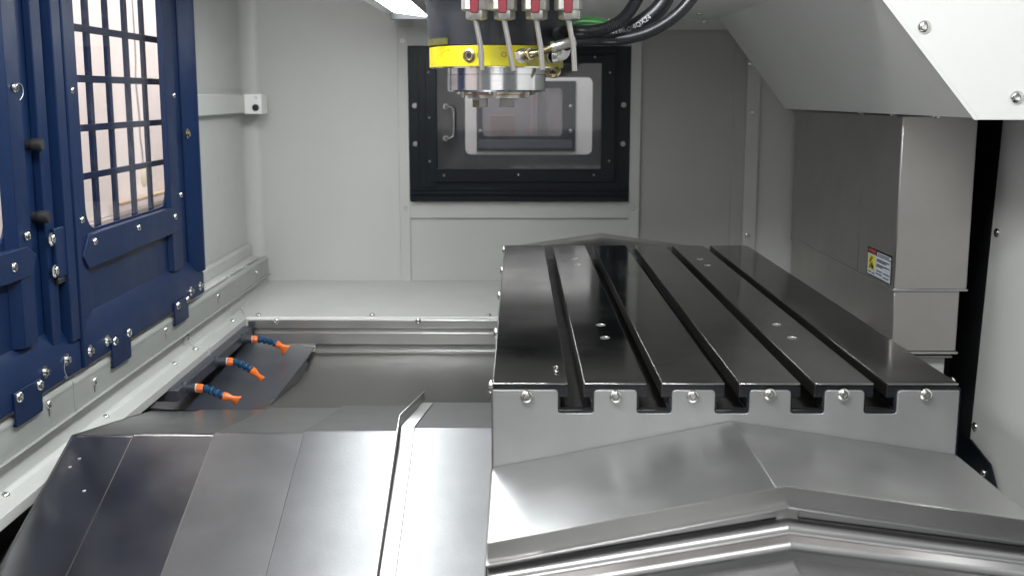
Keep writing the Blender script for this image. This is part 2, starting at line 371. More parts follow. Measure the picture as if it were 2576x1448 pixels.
# dark chute tray beside the pit floor
ct = thing('chute_tray', 'dark slate painted sheet tray sloping under the orange nozzles', 'tray', (-.7, 2.7, zf))
zt1, zt2 = zf + .045, zf + .012
A = [pY(480, 905, PB - .02), ]
p_far_l = Vector((-.86, PB - .03, zt1)); p_far_r = pY(792, 872, PB - .03); p_mid = pZ(768, 905, zf + .02); p_near_r = pZ(662, 1042, zf - .03); p_near_l = Vector((-.86, p_near_r.y - .05, p_near_r.z + .03))
part('tray_sheet', MB().prism([p_far_l, p_far_r, p_mid, p_near_r, p_near_l], (0, 0, -.004)), 'slate_paint', ct, .0015)
q1 = pZ(778, 915, zf - .004); q2 = pZ(735, 1038, zf - .06)
part('tray_side', MB().prism([p_mid, p_near_r, q2, q1], (-.003, 0, -.003)), 'stainless_dark', ct)
part('side_gasket', MB().tube([q1 + Vector((0, 0, .004)), q2 + Vector((0, 0, .004))], .004, 8), 'dark_paint', ct)
part('back_flange', MB().box(-.86, p_far_r.x, PB - .028, PB - .024, zf + .02, z_at(862)), 'dark_paint', ct)
# ================================================================== REAR WINDOW
def WZ(v): return pY(1300, v, YW).z
def WX(u): return pY(u, 310, YW).x
sr = thing('window_surround', 'light grey raised sheet frame around the dark rear window', 'frame', (0, YW, WZ(708)))
t = .009
part('stile', MB().box(WX(1003), WX(1029), YW - t, YW, WZ(708), WZ(68)), 'grey_paint', sr, .0015)
part('stile', MB().box(WX(1584), WX(1611), YW - t, YW, WZ(760), WZ(68)), 'grey_paint', sr, .0015)
part('bottom_rail', MB().box(WX(1029), WX(1584), YW - t, YW, WZ(548), WZ(506)), 'grey_paint', sr, .0015)
part('top_rail', MB().box(WX(1029), WX(1584), YW - t, YW, WZ(116), WZ(68)), 'grey_paint', sr, .0015)
for u, v in ((1012, 103), (1020, 523), (1592, 523), (1600, 105)): screw(sr, pY(u, v, YW - t), (0, -1, 0), .0065, 'hole', 'screw_steel', 'rivet')
win = thing('rear_window', 'dark framed rear window with wire handle and clear pane, behind the spindle', 'window', (0, YW, wB))
to = lambda a, b: (a, YW - .013, b)
part('outer_frame', MB().plate_hole((wL, wR, wB, wT), (WX(1092), WX(1520), WZ(432), WZ(160)), .006, to, (0, .02, 0)), 'dark_paint', win, .001)
to = lambda a, b: (a, YW - .026, b)
part('inner_frame', MB().plate_hole((WX(1073), WX(1546), WZ(456), WZ(140)), (WX(1100), WX(1512), WZ(424), WZ(160)), .004, to, (0, .0125, 0)), 'dark_paint', win, .0015)
part('left_foot', MB().box(WX(1073), WX(1094), YW - .026, YW - .014, WZ(468), WZ(456)), 'dark_paint', win)
for v0, v1, d in ((478, 472, .018), (488, 482, .022), (505, 494, .028)):
    part('sill_rail', MB().box(wL + .006, wR - .006, YW - d, YW - .012, WZ(v0), WZ(v1)), 'dark_paint', win, .001)
part('side_rail', MB().box(WX(1050), WX(1054), YW - .019, YW - .012, WZ(470), wT - .01), 'dark_paint', win)
part('side_rail', MB().box(WX(1556), WX(1560), YW - .019, YW - .012, WZ(470), wT - .01), 'dark_paint', win)
part('top_track', MB().box(WX(1400), WX(1546), YW - .022, YW - .012, WZ(132), WZ(122)), 'dark_paint', win)
part('pane', MB().box(WX(1098), WX(1514), YW - .010, YW - .006, WZ(426), WZ(158)), 'window_glass', win)
for u, v in ((1043, 266), (1045, 362), (1569, 264), (1567, 362)): screw(win, pY(u, v, YW - .013), (0, -1, 0), .0062, 'hex', 'dull_screw')
for u, v in ((1117, 441), (1305, 440), (1494, 440), (1080, 296), (1081, 406), (1078, 182), (1532, 405), (1497, 144), (1535, 183)): screw(win, pY(u, v, YW - .026), (0, -1, 0), .0042, 'cross', 'dull_screw')
hp = [pY(1122, 268, YW - .026), pY(1122, 268, YW - .045), pY(1134, 270, YW - .05), pY(1141, 280, YW - .05), pY(1141, 335, YW - .05), pY(1134, 346, YW - .05), pY(1122, 348, YW - .045), pY(1122, 348, YW - .026)]
h = part('handle', MB().tube(smooth_path(hp, 5), .0042, 10), 'dull_screw', win)
for v in (268, 348): part('handle_foot', MB().lathe([(.009, 0), (.009, -.006), (0, -.006)], pY(1122, v, YW - .026), (0, 1, 0), 14), 'dull_screw', h)
# recess behind the pane and the neighbouring machine seen through its opening
YO = 4.5
def OZ(v): return pY(1330, v, YO).z
def OX(u): return pY(u, 290, YO).x
m = MB(); to = lambda a, b: (a, YO, b)
m.plate_hole((-.60, .66, -.52, .36), (OX(1170), OX(1490), OZ(388), OZ(195)), .022, to, (0, .006, 0))
rec = struct('recess_panel', m, 'rail_paint', .001)
m = MB().box(-.60, -.594, YW + .014, YO, -.52, .36).box(.654, .66, YW + .014, YO, -.52, .36).box(-.594, .654, YW + .014, YO, -.52, -.514).box(-.594, .654, YW + .014, YO, .354, .36)
part('recess_lining', m, 'dark_paint', rec)
YN = 5.4
def NZ(v): return pY(1330, v, YN).z
def NX(u): return pY(u, 290, YN).x
m = MB(); to = lambda a, b: (a, YN, b)
m.plate_hole((-1.6, 1.8, -1.5, 1.1), (NX(1200), NX(1447), NZ(380), NZ(205)), .004, to, (0, .01, 0))
struct('neighbour_panel', m, 'grey_paint')
nw = thing('neighbour_window', 'dark framed window of the next machine, seen through the rear pane', 'window', (0, YN, NZ(380)))
to = lambda a, b: (a, YN - .006, b)
part('frame', MB().plate_hole((NX(1199), NX(1448), NZ(381), NZ(204)), (NX(1214), NX(1414), NZ(342), NZ(222)), .02, to, (0, .012, 0)), 'dark_paint', nw, .001)
part('sill', MB().box(NX(1204), NX(1440), YN - .02, YN - .006, NZ(372), NZ(352)), 'slate_paint', nw, .001)
part('pane', MB().box(NX(1210), NX(1418), YN + .008, YN + .012, NZ(346), NZ(218)), 'window_glass', nw)
for u, v in ((1208, 268), (1436, 268), (1208, 330), (1436, 330)): screw(nw, pY(u, v, YN - .006), (0, -1, 0), .009, 'cross', 'dull_screw')
YQ = 6.6
def qb(u0, u1, v0, v1, y): a = pY(u0, v0, y); b = pY(u1, v1, y); return a.x, b.x, y, y + .15, b.z, a.z
struct('shop_backdrop', MB().box(-2.5, 2.5, 7.2, 7.25, -1.5, 1.2), 'shop_grey')
solo('cardboard_carton', MB().box(*qb(1232, 1295, 290, 380, YQ)), 'shop_brown', 'brown carton shape dimly seen through both window panes', 'carton', bev=.004)
solo('pale_post', MB().box(*qb(1352, 1380, 180, 400, YQ)), 'grey_paint', 'pale grey upright post dimly seen through both window panes, right of the red one', 'post', bev=.004)
solo('red_post', MB().box(*qb(1337, 1343, 180, 400, YQ - .1)), 'shop_pink', 'thin dull red upright bar dimly seen through both window panes', 'post', bev=.002)
# ================================================================== OVERHEAD COVER
YC0, YC1 = 2.15, YW - .012
zc = pY(1400, 48, YC1).z
cB = pY(1810, 50, YC1); cS = pY(1970, 277, YC1); xleft = pY(990, 44, YC1).x
xb0, xs0, zs0 = cB.x, .868, -.041
oc = thing('overhead_cover', 'light grey folded overhead cover sloping down above the steel column', 'cover', (.6, 2.9, zs0))
tk = .006
part('ceiling_panel', MB().box(xleft, xb0, YC0, YC1, zc, zc + tk), 'white_paint', oc, .001)
part('left_side', MB().box(xleft, xleft + tk, YC0, YC1, zc + tk, TOPZ), 'grey_paint', oc)
fd = Vector((.975, -.222, 0)).normalized()            # the front sheet turns towards the opening
yft = YC0 + (xb0 - xs0) * fd.y / fd.x
part('sloped_panel', MB().prism([(xs0, YC0, zs0), (xs0, YC1, zs0), (xb0, YC1, zc), (xb0, yft, zc)], (.012, 0, .004)), 'white_paint', oc, .001)
part('bottom_flange', MB().box(xs0, 1.30, YC0 + .02, YC1, zs0, zs0 + .006), 'grey_paint', oc)
P0 = Vector((xs0, YC0, zs0 - .003)); E0 = fd * .62
PU = Vector((xb0, yft, zc)) + Vector((xb0 - xs0, yft - YC0, zc - zs0)) * 1.5
FO = Vector((0, -.004, 0))
part('front_panel', MB().prism([P0, P0 + E0, P0 + E0 + Vector((0, 0, .9)), Vector((PU.x, PU.y, P0.z + .9)), PU], FO), 'white_paint', oc, .001, label='bright white front sheet of the overhead cover')
ex = Vector((-.009, .002, 0))
part('edge_trim', MB().prism([P0 + ex, P0 + ex * .05, PU + ex * .05, PU + ex], (0, -.006, 0)), 'white_paint', oc)
fn = Vector((-fd.y, fd.x, 0)) * -1
if fn.y > 0: fn = -fn
def on_front(u, v):
    d = ray(u, v); t_ = (P0 + Vector((0, -.004, 0))).dot(fn) / d.dot(fn); return d * t_
for u, v in ((2325, 68), (2558, 245)): screw(oc, on_front(u, v), fn, .0125)
fl = part('rear_flange', MB().prism([(xleft + .06, YC1 - .001, zc), (xb0, YC1 - .001, zc), (pY(1855, 75, YC1).x, YC1 - .001, pY(1855, 75, YC1).z), (xleft + .06, YC1 - .001, pY(1400, 75, YC1).z)], (0, .006, 0)), 'grey_paint', oc)
for u, v in ((1531, 48), (1774, 52)): screw(oc, pY(u, v + 2, YC1 - .002), (0, -1, 0), .009)
for u, v in ((1483, 42), (1680, 12), (1760, 34)): screw(oc, pZ(u, v, zc), (0, 0, -1), .010)
for y in (3.5, 2.95, 2.7, 2.42): screw(oc, (xs0 + .02, y, zs0), (0, 0, -1), .009)
# LED work light under the left edge of the cover
lt = thing('led_work_light', 'glaring white LED strip light under the overhead cover, left of spindle', 'light', (-.28, 2.35, zc - .03))
LX = -.005; LY = 3.30
part('housing', MB().prism([(-.362 + LX, 1.35, zc - .001), (-.245 + LX, 1.35, zc - .001), (-.245 + LX, 1.35, zc - .022), (-.251 + LX, 1.35, zc - .022), (-.253 + LX, 1.35, zc - .016), (-.354 + LX, 1.35, zc - .004), (-.362 + LX, 1.35, zc - .004)], (0, LY - 1.35, 0)), 'aluminium', lt, .001)
part('diffuser', MB().prism([(-.354 + LX, 1.37, zc - .005), (-.349 + LX, 1.37, zc - .009), (-.258 + LX, 1.37, zc - .0215), (-.2535 + LX, 1.37, zc - .0165)], (0, LY - .01 - 1.37, 0)), 'led', lt)
part('end_cap', MB().box(-.36 + LX, -.246 + LX, LY + .002, LY + .008, zc - .028, zc - .001), 'black_rubber', lt, .001)
# ================================================================== STEEL COLUMN COVER
XC = .90
yf, yb = 2.665, 3.69
col = thing('column_cover', 'stainless two-stage telescopic box cover standing behind right of the table', 'cover', (1.0, 3.1, -.66))
zj = pY(2350, 729, yf).z; zlow = pY(2350, 885, yf).z
xr1 = pY(2460, 320, yf).x
part('upper_box', MB().box(XC, xr1, yf, yb, zj, zs0 - .004), 'column_steel', col, .003)
part('upper_lip', MB().box(XC - .003, xr1 + .002, yf - .003, yb, zj - .003, zj + .002), 'stainless', col, .001)
part('lower_box', MB().box(XC + .004, xr1 - .014, yf + .006, yb, zlow, zj - .003), 'column_steel', col, .003)
part('wiper', MB().box(XC - .002, xr1 - .010, yf + .002, yb, zlow - .006, zlow), 'stainless', col, .001)
part('wiper', MB().box(XC, xr1 - .022, yf + .005, yb, zlow - .016, zlow - .010), 'stainless_dark', col, .001)
part('base_box', MB().box(XC + .02, xr1 - .03, yf + .03, yb, -.95, zlow - .016), 'grey_paint', col, .002)
ys = pX(2163, 560, XC).y
part('seam', MB().box(XC - .0012, XC, ys - .001, ys + .001, zj + .004, pX(2163, 465, XC).z), 'stainless_dark', col)
# warning label on the column
def CP(u, v, e=.0): p = pX(u, v, XC - e); return p
lab = thing('warning_label', 'small white warning sticker with yellow pictogram and orange header on the column', 'label', CP(2212, 718))
ya, yb2 = pX(2243, 690, XC).y, pX(2182, 655, XC).y
za, zb = pX(2243, 718, XC).z, pX(2182, 617, XC).z
def LB(n, a0, a1, b0, b1, e, mt): 
    return part(n, MB().box(XC - e, XC - e + .0006, yb2 + (ya - yb2) * a0, yb2 + (ya - yb2) * a1, za + (zb - za) * b0, za + (zb - za) * b1), mt, lab)
LB('border', 0, 1, 0, 1, .0008, 'label_black'); LB('sheet', .04, .96, .04, .78, .0014, 'label_white')
LB('header', .06, .36, .84, .95, .0014, 'label_red'); LB('title', .42, .96, .82, .92, .0014, 'label_white')
LB('pictogram', .08, .34, .22, .74, .0020, 'label_yellow'); 
for i, (a0, a1, b0) in enumerate(((.42, .92, .66), (.42, .80, .60), (.42, .94, .48), (.42, .66, .42), (.42, .64, .26), (.70, .94, .26), (.42, .64, .16), (.70, .92, .12), (.08, .2, .12), (.24, .34, .10), (.47, .9, .855))):
    LB('print_line', a0, a1, b0, b0 + .035, .0022, 'label_black')
pm = MB()                                                # the pictogram: a bent arm by a toothed wheel
for k in range(6): pm.box(XC - .0028, XC - .0022, yb2 + (ya - yb2) * (.13 + .03 * (k % 3)), yb2 + (ya - yb2) * (.18 + .04 * (k % 3)), za + (zb - za) * (.28 + .07 * k), za + (zb - za) * (.33 + .07 * k))
pm.box(XC - .0028, XC - .0022, yb2 + (ya - yb2) * .22, yb2 + (ya - yb2) * .30, za + (zb - za) * .28, za + (zb - za) * .40)
part('pictogram_mark', pm, 'label_black', lab)
# right wall and the black gap beside the column
XR = 1.15
def RW(u, v): return pX(u, v, XR)
m = MB(); m.prism([RW(2525, 285), RW(2440, 1105), RW(2512, 1242), Vector((XR, 2.3, -.95)), Vector((XR, 1.0, -.95)), Vector((XR, 1.0, TOPZ)), Vector((XR, RW(2530, 285).y, TOPZ))], (.004, 0, 0))
rw = struct('right_wall', m, 'white_paint', .001)
for u, v in ((2510, 585), (2454, 1072)): screw(rw, RW(u, v), (-1, 0, 0), .0115)
struct('gap_panel', MB().box(1.02, 1.75, 2.95, 2.96, -1.2, .3), 'void_black')
struct('gap_side', MB().box(XR + .010, XR + .014, 2.2, 2.95, -1.2, .3), 'void_black')
bp = [pX(u, v, XR - .012) for u, v in ((2380, 1060), (2440, 1105), (2488, 1166), (2508, 1245), (2380, 1150))]
br = solo('black_bracket', MB().prism(bp, (.006, 0, 0)), 'dark_paint', 'black sheet bracket low on the right wall beside the table corner', 'bracket', bev=.001)
screw(br, pX(2475, 1189, XR - .012), (-1, 0, 0), .011)
# ================================================================== T-SLOT TABLE
YT0, YT1 = 1.404, 2.757
XT0, XT1 = -.032, .565
edges = [(1428, 1470), (1626, 1666), (1822, 1861), (2012, 2049.5), (2196, 2231)]
slots = [(pZ(a, 963, ZT).x, pZ(b, 963, ZT).x) for a, b in edges]
tb = thing('machine_table', 'dark polished machine table with five T-slots and grey steel front plate', 'table', (.27, 2.08, -.48))
ZB, ZTH, ZBT = ZT - .052, ZT - .018, ZT - .034            # underside, neck depth, slot floor
prof = [(XT0, ZB), (XT0, ZT)]
for a, b in slots:
    g = .0095; prof += [(a, ZT), (a, ZTH), (a - g, ZTH), (a - g, ZBT), (b + g, ZBT), (b + g, ZTH), (b, ZTH), (b, ZT)]
prof += [(XT1, ZT), (XT1, ZB)]
# the top strips, the slot walls and the body, extruded along the slots
bm_ = MB(); n = len(prof)
vs = [(x, YT0, z) for x, z in prof] + [(x, YT1, z) for x, z in prof]
fs = [(i, i + 1, i + 1 + n, i + n) for i in range(n - 1)] + [(n - 1, 0, n, 2 * n - 1)]
xs_strip = [XT0] + [q for ab in slots for q in ab] + [XT1]
body = MB()
top_idx = [i for i in range(n - 1) if abs(prof[i][1] - ZT) < 1e-6 and abs(prof[i + 1][1] - ZT) < 1e-6]
body.add(vs, [f for i, f in enumerate(fs) if i not in top_idx])
CAPW = .0
# end caps made of rectangles between the slots
for Y in (YT0, YT1):
    cuts = [XT0]; 
    for a, b in slots: cuts += [a - .0095, b + .0095]
    cuts.append(XT1)
    for i in range(0, len(cuts), 2):
        lo, hi = cuts[i], cuts[i + 1]
        lo2 = slots[i // 2 - 1][1] if i else XT0; hi2 = slots[i // 2][0] if i // 2 < 5 else XT1
        body.add([(lo, Y, ZBT), (hi, Y, ZBT), (hi, Y, ZTH), (hi2, Y, ZTH), (hi2, Y, ZT), (lo2, Y, ZT), (lo2, Y, ZTH), (lo, Y, ZTH)], [tuple(range(8))])
    body.add([(XT0, Y, ZB), (XT1, Y, ZB), (XT1, Y, ZBT), (XT0, Y, ZBT)], [(0, 1, 2, 3)])
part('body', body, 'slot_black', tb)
for i in range(0, len(xs_strip), 2):
    s = part('top_strip', MB().box(xs_strip[i], xs_strip[i + 1], YT0 - .001, YT1 + .001, ZT - .0014, ZT + .0002), 'table_iron', tb, .0005)
    part('front_edge', MB().box(xs_strip[i] + .001, xs_strip[i + 1] - .001, YT0 - .0016, YT0 - .001, ZT - .0012, ZT - .0003), 'table_edge', s)
for i, (a, b) in enumerate(slots):
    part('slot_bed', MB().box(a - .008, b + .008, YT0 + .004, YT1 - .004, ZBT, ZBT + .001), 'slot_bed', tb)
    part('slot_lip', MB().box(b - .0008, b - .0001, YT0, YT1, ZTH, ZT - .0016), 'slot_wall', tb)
# front plate with notches under the slots
zpt, zn, zpb = pY(1500, 979, YT0).z, pY(1500, 1037, YT0).z, -.50
yp = YT0 - .0045
r_ = .004
fpz = lambda u, v: pY(u, v, YT0)
ridge = pY(1840, 1055, YT0); eL = pY(1240, 1172, YT0); eR = pY(2400, 1140, YT0)
outl = [(XT0, eL.z - .01), (XT0, zpt)]
def rc_in(x, z, dx, dz):   # small rounded corner going from direction -dx.. used for the notches
    return [(x - dx * r_, z), (x - dx * r_ * .3, z - dz * r_ * .3), (x, z - dz * r_)]
for a, b in slots:
    ca, cb = a - .0125, b + .0125
    outl += [(ca - r_, zpt), (ca - r_ * .3, zpt - r_ * .3), (ca, zpt - r_), (ca, zn + r_), (ca + r_ * .3, zn + r_ * .3), (ca + r_, zn),
             (cb - r_, zn), (cb - r_ * .3, zn + r_ * .3), (cb, zn + r_), (cb, zpt - r_), (cb + r_ * .3, zpt - r_ * .3), (cb + r_, zpt)]
outl += [(XT1, zpt), (XT1, eR.z - .01), (ridge.x, ridge.z - .012)]
fp = part('front_plate', MB().prism([(x, yp, z) for x, z in outl], (0, .0042, 0)), 'plate_steel', tb, .0006)
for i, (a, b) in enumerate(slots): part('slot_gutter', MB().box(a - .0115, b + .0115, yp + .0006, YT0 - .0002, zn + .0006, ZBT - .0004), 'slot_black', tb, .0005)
for u in (1325, 1549, 1743, 1937, 2122, 2329): screw(tb, pY(u, 997 if u < 1800 else 992, yp), (0, -1, 0), .0085)
part('side_plate', MB().box(XT0 - .002, XT0 - .0002, YT0 - .004, YT1, -.62, ZT - .006), 'stainless_dark', tb)
part('side_plate', MB().box(XT1 + .0002, XT1 + .002, YT0 - .004, YT1, -.62, ZT - .006), 'dark_paint', tb)
for u, v in ((1270, 628), (1263, 680), (1255, 744), (1246, 838), (1231, 972)):
    p = pX(1236, v, XT0); y = pZ(1240, v, ZT - .012).y; screw(tb, (XT0 - .002, y, ZT - .012), (-1, 0, 0), .0085)
screw(tb, (XT1 + .002, YT0 + .03, ZT - .006), (1, 0, 0), .007)
for u, v in ((1446, 651), (1453, 666), (1511, 817), (1522, 849), (1761, 652), (1780, 667), (1953, 816), (1992, 849)):
    screw(tb, pZ(u, v, ZT + .0002), (0, 0, 1), .0075, 'hole', 'table_edge', 'tapped_hole')
# curled chip lying on the table
cp = [pZ(u, v, ZT + .002) for u, v in ((1393, 925), (1397, 921), (1402, 922), (1401, 927), (1397, 932), (1400, 935), (1404, 933))]
solo('metal_chip', MB().tube(smooth_path(cp, 4), .0009, 6), 'nickel', 'small curled bright chip lying on the front left strip of the table', 'chip')
# ================================================================== GABLED WAY COVER IN FRONT OF THE TABLE
gl = lambda y, dz=0: [(XT0 - .001, y, eL.z + dz), (ridge.x, y, ridge.z + dz), (XT1 + .001, y, eR.z + dz)]
wcv = thing('front_way_cover', 'gabled stainless way cover in front of the table with raised wiper lip', 'way cover', (.27, 1.15, -.6))
YL = 1.10
a, b = gl(YL - .01), gl(YT0 - .006)
part('left_sheet', MB().prism([a[0], a[1], b[1], b[0]], (0, 0, -.003)), 'stainless_cover', wcv, .0008)
part('right_sheet', MB().prism([a[1], a[2], b[2], b[1]], (0, 0, -.003)), 'stainless_cover', wcv, .0008)
part('left_skirt', MB().box(XT0 - .003, XT0 - .001, YL - .2, YT0 - .006, -.75, eL.z - .003), 'stainless_dark', wcv)
part('right_skirt', MB().box(XT1 + .001, XT1 + .003, YL - .2, YT0 - .006, -.75, eR.z - .003), 'stainless_dark', wcv)
lT = [pY(1225, 1365, YL), pY(2010, 1222, YL), pY(2600, 1309, YL)]
lBt = [pY(1226, 1428, YL), pY(2003, 1302, YL), pY(2600, 1382, YL)]
for q in (lT, lBt): q[1].x = ridge.x
lip = part('wiper_lip', MB().sheet(lT, lBt, (0, .003, 0)), 'stainless', wcv, .0006)
dz = lambda pl, y, z: [Vector((p.x, y, p.z + z)) for p in pl]
gp = dz(lBt, YL - .0030, .0040)
for pa, pb in ((gp[0], gp[0].lerp(gp[1], .965)), (gp[2], gp[2].lerp(gp[1], .955))):
    part('lip_groove', MB().prism([pa, pb, pb + Vector((0, 0, -.0022)), pa + Vector((0, 0, -.0022))], (0, .0026, 0)), 'void_black', wcv)
    part('groove_rib', MB().prism([pa + Vector((0, 0, .005)), pb + Vector((0, 0, .005)), pb + Vector((0, 0, .0002)), pa + Vector((0, 0, .0002))], (0, .0026, 0)), 'stainless', wcv, .0005)
def bar(name, y, z0, r, mt):
    P = dz(lBt, y, z0); m = MB(); m.tube([P[0], P[1]], r, 12); m.tube([P[1], P[2]], r, 12); part(name, m, mt, wcv)
part('wiper_strip', MB().sheet(dz(lBt, YL + .002, .0006), dz(lBt, YL - .016, -.010), (0, 0, -.002)), 'wiper_steel', wcv, .0004)
bar('round_bar', YL - .010, -.008, .0045, 'wiper_steel')
part('wiper_strip', MB().sheet(dz(lBt, YL - .017, -.011), dz(lBt, YL - .024, -.022), (0, 0, -.002)), 'wiper_steel', wcv, .0004)
bar('round_bar', YL - .022, -.021, .0042, 'wiper_steel')
part('wiper_strip', MB().sheet(dz(lBt, YL - .026, -.024), dz(lBt, YL - .030, -.031), (0, 0, -.002)), 'wiper_steel', wcv, .0004)
a, b = dz(lBt, YL - .030, -.031), dz(lBt, YL - .34, -.031)
part('left_sheet', MB().prism([a[0], a[1], b[1], b[0]], (0, 0, -.003)), 'stainless_cover', wcv, .0008)
part('right_sheet', MB().prism([a[1], a[2], b[2], b[1]], (0, 0, -.003)), 'stainless_cover', wcv, .0008)
# rear way cover behind the table
rcv = thing('rear_way_cover', 'dark gabled way cover rising behind the far end of the table', 'way cover', (.3, 3.2, -.6))
YR = 3.45
pk = pY(1512, 586, YR); pl_ = pY(1330, 613, YR); pr_ = pY(1700, 613, YR)
sl = (pk.z - pl_.z) / (pk.x - pl_.x); sr_ = (pk.z - pr_.z) / (pr_.x - pk.x)
gA = lambda y, d: [Vector((-.03, y, pk.z - sl * (pk.x + .03) + d)), Vector((pk.x, y, pk.z + d)), Vector((.60, y, pk.z - sr_ * (.60 - pk.x) + d))]
part('end_lip', MB().sheet(gA(YR, 0), gA(YR, -.05), (0, .004, 0)), 'stainless_dark', rcv, .0006)
g0, g1 = gA(YR - .002, -.012), gA(YT1 + .01, -.012)
part('left_sheet', MB().prism([g0[0], g0[1], g1[1], g1[0]], (0, 0, -.003)), 'stainless_dark', rcv)
part('right_sheet', MB().prism([g0[1], g0[2], g1[2], g1[1]], (0, 0, -.003)), 'stainless_dark', rcv)
# ================================================================== LEFT TELESCOPIC COVER
YRD = 1.85
SL_N, SL_F = math.tan(R(20.7)), math.tan(R(10))
tc_ = thing('telescopic_cover', 'stepped stainless telescopic cover of five overlapping sheets left of the table', 'way cover', (-.4, 1.6, -1.0))
zr = pY(1010, 1075, YRD).z
segs = [(185, 345, 1094), (336, 548, 1091), (540, 772, 1088), (764, 1012, 1083), (1008, 1245, 1076)]
YN0, YF1 = .95, 2.24
for i, (u0, u1, v) in enumerate(segs):
    x0 = pY(u0, v, YRD).x; x1 = pY(u1, v, YRD).x if i < 4 else XT0 - .004
    z = pY((u0 + u1) / 2, v, YRD).z
    th = .003
    yfar = YF1 - .015 * (4 - i) + .06
    pr = [(x0, YN0, z - SL_N * (YRD - YN0)), (x0, YRD - .006, z - .0022), (x0, YRD, z), (x0, YRD + .008, z - .0012), (x0, yfar, z - SL_F * (yfar - YRD)),
          (x0, yfar, z - SL_F * (yfar - YRD) - th), (x0, YRD, z - th), (x0, YN0, z - SL_N * (YRD - YN0) - th)]
    sg = part('cover_sheet', MB().prism(pr, (x1 - x0, 0, 0)), ('telescopic_steel', 'telescopic_steel', 'rolled_steel', 'blasted_steel', 'blasted_steel_lit')[i], tc_, .0014)  # base tones graded sheet by sheet to paint in the lamp glare
    # folded left edge of the sheet
    e = [(x0 - .0006, YN0, z - SL_N * (YRD - YN0) - .0006), (x0 - .0006, YRD - .006, z - .0026), (x0 - .0006, YRD + .01, z - .0026), (x0 - .0006, yfar, z - SL_F * (yfar - YRD) - .0006),
         (x0 - .0006, yfar, z - SL_F * (yfar - YRD) - .012), (x0 - .0006, YRD, z - .014), (x0 - .0006, YN0, z - SL_N * (YRD - YN0) - .012)]
    part('folded_edge', MB().prism(e, (.0018, 0, 0)), 'stainless_dark', sg)
    if i == 3: z3 = z
    if i == 4: x4, z4 = x0, z
# angle strip along the joint of the last sheet
hN = z4 - SL_N * (YRD - YN0)
fin = [(x4 - .003, YN0, hN), (x4 - .003, YRD, z4), (x4 - .003, YF1 + .10, z4 - SL_F * (YF1 + .10 - YRD)), (x4 - .003, YF1 + .10, z4 - SL_F * (YF1 + .10 - YRD) + .020), (x4 - .003, YRD, z4 + .023), (x4 - .003, YN0, hN + .010)]
part('angle_fin', MB().prism(fin, (.0025, 0, 0)), 'stainless', tc_, .0005)
fo = [(x4, YN0, hN + .0006), (x4, YRD, z4 + .0006), (x4, YF1 + .02, z4 - SL_F * (YF1 + .02 - YRD) + .0006), (x4, YF1 + .02, z4 - SL_F * (YF1 + .02 - YRD) + .003), (x4, YRD, z4 + .003), (x4, YN0, hN + .003)]
part('angle_foot', MB().prism(fo, (.024, 0, 0)), 'stainless', tc_, .0005)
# small lugs at the rear of the cover
for u in (876, 958):
    p = pY(u, 1030, YF1 + .05); part('lug', MB().box(p.x - .002, p.x + .002, YF1 + .05, YF1 + .06, p.z - .01, p.z + .006), 'stainless_dark', tc_)
zz = pY(185, 1093, YRD)
part('left_skirt', MB().prism([(zz.x - .003, YN0, zz.z - SL_N * (YRD - YN0)), (zz.x - .003, YRD, zz.z), (zz.x - .003, 2.2, zz.z - SL_F * .35), (zz.x - .003, 2.2, -.95), (zz.x - .003, YN0, -1.1)], (.002, 0, 0)), 'stainless_dark', tc_)
